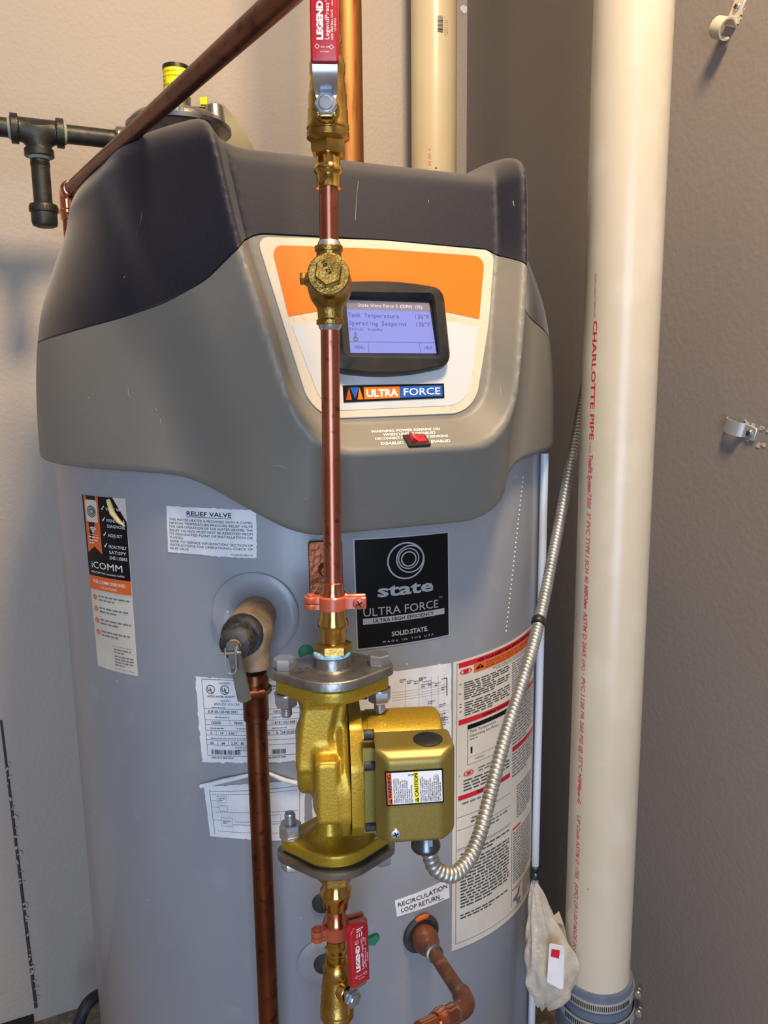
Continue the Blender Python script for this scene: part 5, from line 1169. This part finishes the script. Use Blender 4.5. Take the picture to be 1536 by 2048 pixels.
# slack corner of film and twisted bottom end
mb = MB(); c_ = at(1128, 1830, .97)
mb.add([at(1098, 1840, .945), at(1118, 1822, .965), at(1128, 1850, .95), at(1138, 1895, .93), at(1128, 1925, .92), at(1104, 1880, .93), at(1116, 1862, .955)], [(0, 1, 2, 6), (0, 6, 5), (6, 2, 3, 4), (6, 4, 5)]); part('bag_flap', mb, M_bag, t, smooth=0)
mb = MB(); mb.tube([at(1098, 1996, .935), at(1082, 1994, .93), at(1068, 1985, .925), at(1062, 1978, .925)], [.006, .005, .0045, .002], 8); part('twisted_tail', mb, M_bag, t)
pq = at(1110, 1918, .896); mb = MB(); mb.prism(rpoly([(-.010, -.035), (.012, -.045), (.012, .02), (-.008, .022)], .003, 3), wframe(pq, nrm(XV+Z*-.15), Z, -YV), -.0006, .0006); pc_ = part('folded_leaflet', mb, M_white, t, 'white folded leaflet inside the bag')
mb = MB(); mb.prism([(-.006, .004), (.005, .002), (.006, .014), (-.005, .015)], wframe(pq, nrm(XV+Z*-.15), Z, -YV), .0006, .0010); part('red_mark', mb, M_pred, pc_, 'red printed mark')

# ================================================================== gas line at the top left
GY = 1.22; g0 = at(75, 262, GY); gd = U; gz = g0[2]; gr = .0135
gp_ = lambda s_: g0+gd*s_
def rmid():
    r0, r1 = .15, .45
    for _ in range(40):
        rm = (r0+r1)/2; q_ = RC.T @ (gp_(rm)-CAM)
        if CX+F*q_[0]/q_[2] < 360: r0 = rm
        else: r1 = rm
    return rm
def gas_pipe(nm, label, s0, s1):
    mb = MB(); mb.tube([gp_(s0+(s1-s0)*k/5) for k in range(6)], gr, 28)
    for e, sg in ((s0, 1), (s1, -1)): mb.lathe([(gr*.99, 0), (gr*1.03, .001), (gr*.96, .002), (gr*1.03, .003), (gr*.96, .004), (gr*1.03, .005), (gr*.98, .007)], gp_(e), gd*sg, 24)
    return single(nm, mb, M_iron, label, 'gas pipe')
gas_pipe('gas_pipe', 'black iron gas pipe entering at the left edge', -.60, -.034); gas_pipe('gas_pipe', 'black iron nipple between tee and gas regulator', .034, rmid()-.094)
t = thing('pipe_tee', 'black iron pipe tee with pale sealant on its threads', 'pipe tee', g0)
def tee(x, y, z):
    a = np.maximum(np.sqrt(y*y+z*z)-.0168, np.abs(x)-.036); b = np.maximum(np.sqrt(x*x+y*y)-.0168, np.maximum(z, -.036-z)); s_ = smin(a, b, .012)
    c1 = np.maximum(np.sqrt(y*y+z*z)-.0208, np.abs(np.abs(x)-.0310)-.0052); c2 = np.maximum(np.sqrt(x*x+y*y)-.0208, np.abs(z+.0310)-.0052); return smin(s_, smin(c1, c2, .001), .0015)
tm = sdf_mesh(tee, (-.04, -.024, -.04), (.04, .024, .024), .0013); tm.v = [g0+tm.v[0][:, :1]*gd+tm.v[0][:, 1:2]*(-NF)+tm.v[0][:, 2:]*Z]; part('tee_body', tm, M_iron, t, smooth=45)
g = Print(lambda uv, h: g0+np.asarray(uv)[:, :1]*gd+np.asarray(uv)[:, 1:2]*Z+NF*(.0166+h), 1)
g.poly([(-.007, 0), (0, -.006), (.007, 0), (0, .006)], M_iron, .0006); g.text('C', -.018, -.002, .005, M_iron, .0006, bold=.03)
part('cast_marks', g.mb, None, t)
mb = MB()
for c_, d_ in ((gp_(-.0362), gd), (gp_(.0362), gd), (g0-Z*.0362, Z)): mb.lathe([(.0136, -.004), (.0152, -.002), (.0160, 0), (.0152, .002), (.0136, .004)], c_, d_, 24)
part('thread_sealant', mb, M_sealant, t, 'pale green sealant on the threads')
z1 = at(78, 418, GY)[2]
mb = MB(); mb.tube([g0-Z*.036, A([g0[0], g0[1], z1])], gr*.98, 28)
for z_ in (g0[2]-.046, z1+.004): mb.lathe([(gr, -.004), (gr*1.04, -.003), (gr*.96, -.002), (gr*1.04, -.001), (gr*.96, 0), (gr*1.04, .001), (gr*.96, .002), (gr*1.0, .004)], A([g0[0], g0[1], z_]), n=24)
t = thing('drip_leg', 'black iron drip leg with a ribbed cap hanging below the pipe tee', 'gas pipe', A([g0[0], g0[1], z1])); part('nipple', mb, M_iron, t)
mb = MB(); mb.lathe([(.004, -.027), (.0120, -.0265), (.0170, -.0245), (.0186, -.020), (.0186, -.006), (.0202, -.005), (.0202, .004), (.0190, .006), (.0140, .006)], A([g0[0], g0[1], z1]), n=40); cb2 = part('end_cap', mb, M_iron, t)
g = MB()
for k in range(26): an = k*2*pi/26; c_ = A([g0[0]+.0202*cos(an), g0[1]+.0202*sin(an), z1-.0005]); g.box(c_, A([-sin(an), cos(an), 0])*.0012, A([cos(an), sin(an), 0])*.0006, Z*.0028)
part('raised_marks', g, M_iron, cb2)['kind'] = 'stuff'
# regulator on the heater top
rm = rmid()
rg = gp_(rm); RGY = rg[1]; zt_ = 1.495; kr = RGY/1.16
t = thing('gas_regulator', 'grey cast gas regulator with yellow-labelled stack behind the hood', 'gas regulator', A([rg[0], rg[1], zt_]))
zr = at(362, 252, RGY)[2]
mb = MB(); mb.lathe([(r*kr, z) for r, z in [(.045, zt_-.002), (.050, zt_), (.050, zr-.035), (.058, zr-.022), (.066, zr-.012), (.070, zr-.010), (.0705, zr-.002), (.066, zr+.001), (.066, zr+.004), (.060, zr+.010), (.030, zr+.018), (.02, zr+.018)]], A([rg[0], rg[1], 0]), n=56); part('body', mb, M_cast, t)
mb = MB(); mb.lathe([(r*kr, z) for r, z in [(.0705, zr-.0105), (.0725, zr-.0095), (.0725, zr-.0035), (.0705, zr-.0025)]], A([rg[0], rg[1], 0]), n=56); part('rim', mb, M_dksteel, t)
for k in range(8):
    an = k*pi/4+.3; mb = MB(); mb.lathe([(.0042, -.002), (.0042, .003), (.003, .004)], A([rg[0]+.066*kr*cos(an), rg[1]+.066*kr*sin(an), zr]), n=10); part('rim_screw', mb, M_steel, t)
sx = A([rg[0]-.0, rg[1], 0]); zs0, zs1 = zr+.015, at(356, 134, RGY)[2]
mb = MB(); mb.lathe([(r*kr, z) for r, z in [(.0185, zs0), (.0175, zs1-.004), (.0165, zs1)]], sx, n=40); stk = part('spring_stack', mb, M_cast, t)
mb = MB(); zl = at(360, 196, RGY)[2]; mb.lathe([(r*kr, z) for r, z in [(.0186, zl), (.0181, zs1-.006)]], sx, n=40); yl_ = part('yellow_label', mb, M_pyel, stk, 'yellow caution label with black text')
mb = MB(); mb.lathe([(r*kr, z) for r, z in [(.0187, zs1-.006), (.0184, zs1), (.012, zs1+.002)]], sx, n=40); part('stack_cap', mb, M_black, stk, 'dark cap rim')
g = Print(lambda uv, h: np.stack([sx[0]+(.0187*kr+h)*np.sin(np.asarray(uv)[:, 0]/.018-.3), sx[1]-(.0187*kr+h)*np.cos(np.asarray(uv)[:, 0]/.018-.3), np.asarray(uv)[:, 1]], 1), .003)
for i, (t_, sz) in enumerate((('by certified service', .0028), ('Refer to Install', .0028), ('GAS', .004), ('PRESSURE', .004), ('REG', .004))): g.text(t_, -.013, zs1-.013-i*.0068, sz, M_pk, .0003, width=min(.026, len(t_)*sz*.62))
part('stack_lettering', g.mb, None, stk)
mb = MB(); vx = A([rg[0]+.060, rg[1]-.014, 0]); mb.lathe([(r*kr, z) for r, z in [(.0145, zr-.002), (.0125, zr+.020), (.0115, zr+.024), (.006, zr+.026)]], vx, n=24); part('vent_post', mb, M_cast, t)
mb = MB(); mb.lathe([(.015, 0), (.0195, .003), (.0195, .018), (.017, .022), (.014, .022), (.014, .002)], rg-gd*.098, gd, 28); mb.box(rg-gd*.068-Z*.006, gd*.022, NF*.018, Z*.016); part('inlet', mb, M_cast, t)
# olive blade behind the regulator
t0, t1, t2 = at(396, 214, 1.13), at(440, 208, 1.15), at(508, 300, 1.22)
mb = MB(); P_ = [at(388, 212, 1.44), at(408, 214, 1.44), at(428, 203, 1.44), at(448, 210, 1.45), at(470, 236, 1.455), at(492, 268, 1.46), at(512, 306, 1.47)]
wd = [.003, .010, .016, .019, .021, .022, .020]; V = []; Fc = []; dv = nrm(A([-.55, -.2, -1.]))
for p_, w_ in zip(P_, wd):
    for a_, b_2 in ((0, 0), (1, 0), (1, 1), (0, 1)): V.append(p_+dv*w_*2*a_+YV*.0022*b_2)
for i in range(len(P_)-1):
    for j in range(4): a, b = i*4+j, i*4+(j+1) % 4; Fc.append((a, b, b+4, a+4))
Fc += [(0, 1, 2, 3), tuple(len(P_)*4-1-j for j in range(4))]
mb.add(V, Fc); t = single('bracket_blade', mb, M_olive, 'olive curved metal blade rising beside the gas regulator', 'bracket', smooth=50)
mb = MB(); mb.box(at(408, 203, 1.43), XV*.006, YV*.004, Z*.006); part('end_tab', mb, M_pyel, t, 'small yellow and black end tab')

# copper line from the left corner over the heater
eY = 1.135; e0 = at(133, 384, eY); far = at(585, -22, .50)
dg = nrm(far-e0); far = far+dg*.28
t = thing('hot_water_pipe', 'brown copper pipe rising diagonally over the heater hood', 'pipe', e0)
mb = MB(); mb.tube([e0+dg*.02, e0+dg*.2, e0+dg*.5, far], .0081, 28); part('diagonal_tube', mb, M_copold, t)
mb = MB(); mb.tube([A([e0[0], e0[1], z]) for z in (e0[2]-.03, 1.3, 1.1, .9)], .0080, 24); part('vertical_tube', mb, M_cop, t, 'brighter copper vertical tube')
arc = []
for k in range(10): q = k/9; arc.append((1-q)**2*(e0-Z*.014)+2*q*(1-q)*e0+q*q*(e0+dg*.014))
mb = MB(); mb.tube([e0-Z*.028]+arc+[e0+dg*.028], .0098, 24)
for c_, d_ in ((e0-Z*.027, -Z), (e0+dg*.022, dg)): mb.lathe([(.0098, -.004), (.0116, -.002), (.0116, .002), (.0098, .004), (.0102, .010), (.0086, .011)], c_, d_, 24)
part('elbow', mb, M_copnew, t, 'bright copper press elbow')

# ================================================================== clips on the right wall
nw = -U
def clip(nm, label, x, y, rot, m, tube):
    c_ = on_right(x, y); t = thing(nm, label, 'pipe clip', c_, 0)
    a_ = nrm(DR*cos(rot)+Z*sin(rot)); b_2 = np.cross(nw, a_)
    fr = wframe(c_, a_, b_2, nw); w_ = .0095
    mb = MB(); Lh = .020
    mb.prism(rpoly([(.004, -w_), (.026, -w_), (.026, w_), (.004, w_)], .003, 3), fr, .0003, .0028, .0008)
    part('mounting_foot', mb, m, t)
    mb = MB(); n_ = 14; V = []; Fc = []; r_ = .0125
    if tube:
        pr = [(.004, .001)]+[(-.010+r_*cos(q), .014+r_*sin(q)) for q in np.linspace(.35*pi-.9, -1.35*pi+.9, n_)]
        pr = [(.006, .0015)]+[(-.009+r_*cos(q), .0135+r_*sin(q)) for q in np.linspace(-.42*pi, 1.25*pi, n_)]
    else:
        pr = [(.006, .0015), (.003, .004), (.001, .0085), (-.004, .0105), (-.016, .0105), (-.021, .009), (-.024, .005), (-.025, .001)]
    mb2 = mb
    for i, (u_, h_) in enumerate(pr):
        d0 = A(pr[min(i+1, len(pr)-1)])-A(pr[max(i-1, 0)]); nn_ = A([-d0[1], d0[0]])/np.linalg.norm(d0)*.0011
        for sv in (-1, 1):
            for q_ in (-1, 1): V.append(fr(A([[u_+nn_[0]*q_, sv*w_]]), h_+nn_[1]*q_)[0])
    for i in range(len(pr)-1):
        k = i*4; 
        for a, b in ((0, 1), (1, 3), (3, 2), (2, 0)): Fc.append((k+a, k+b, k+4+b, k+4+a))
    Fc += [(0, 1, 3, 2)]; k = (len(pr)-1)*4; Fc.append((k, k+1, k+3, k+2)); mb.add(V, Fc); part('clip_loop', mb, m, t, smooth=40)
    sc = MB(); sc.lathe([(.0050, .0026), (.0050, .0034), (.0038, .0052), (.001, .0058)], fr(A([[.0165, 0.]]), 0.)[0], nw, 18, M_steel); 
    for q in (.4, .4+pi/2): sc.box(fr(A([[.0165, 0.]]), .0054)[0], (a_*cos(q)+b_2*sin(q))*.003, (b_2*cos(q)-a_*sin(q))*.0006, nw*.0008, M_dark)
    part('clip_screw', sc, None, t)
    fl = MB()
    for k in range(16):
        q = fr(A([[random.uniform(-.0, .042), random.choice([-1, 1])*random.uniform(.006, .014)]]), .0004)[0]; s_ = random.uniform(.001, .0028); fl.box(q, a_*s_, b_2*s_*random.uniform(.3, 1), nw*.0005)
    part('paint_flakes', fl, M_putty, t)
    return t
clip('pipe_clip', 'pale painted loop pipe clip high on the grey wall', 1466, 44, radians(62), M_putty, True)
clip('pipe_clip', 'flat zinc strap pipe clip halfway up the grey wall', 1483, 858, radians(-16), M_band, False)

# dark hose low behind the heater's left side
mb = MB(); mb.tube(list(catmull([at(150, 2085, 1.22), at(158, 2045, 1.22), at(172, 2012, 1.23), at(194, 1992, 1.25), at(225, 1985, 1.28)], 6)), .011, 16)
single('floor_hose', mb, M_rub, 'dark hose end low beside the left foot of the heater', 'hose')
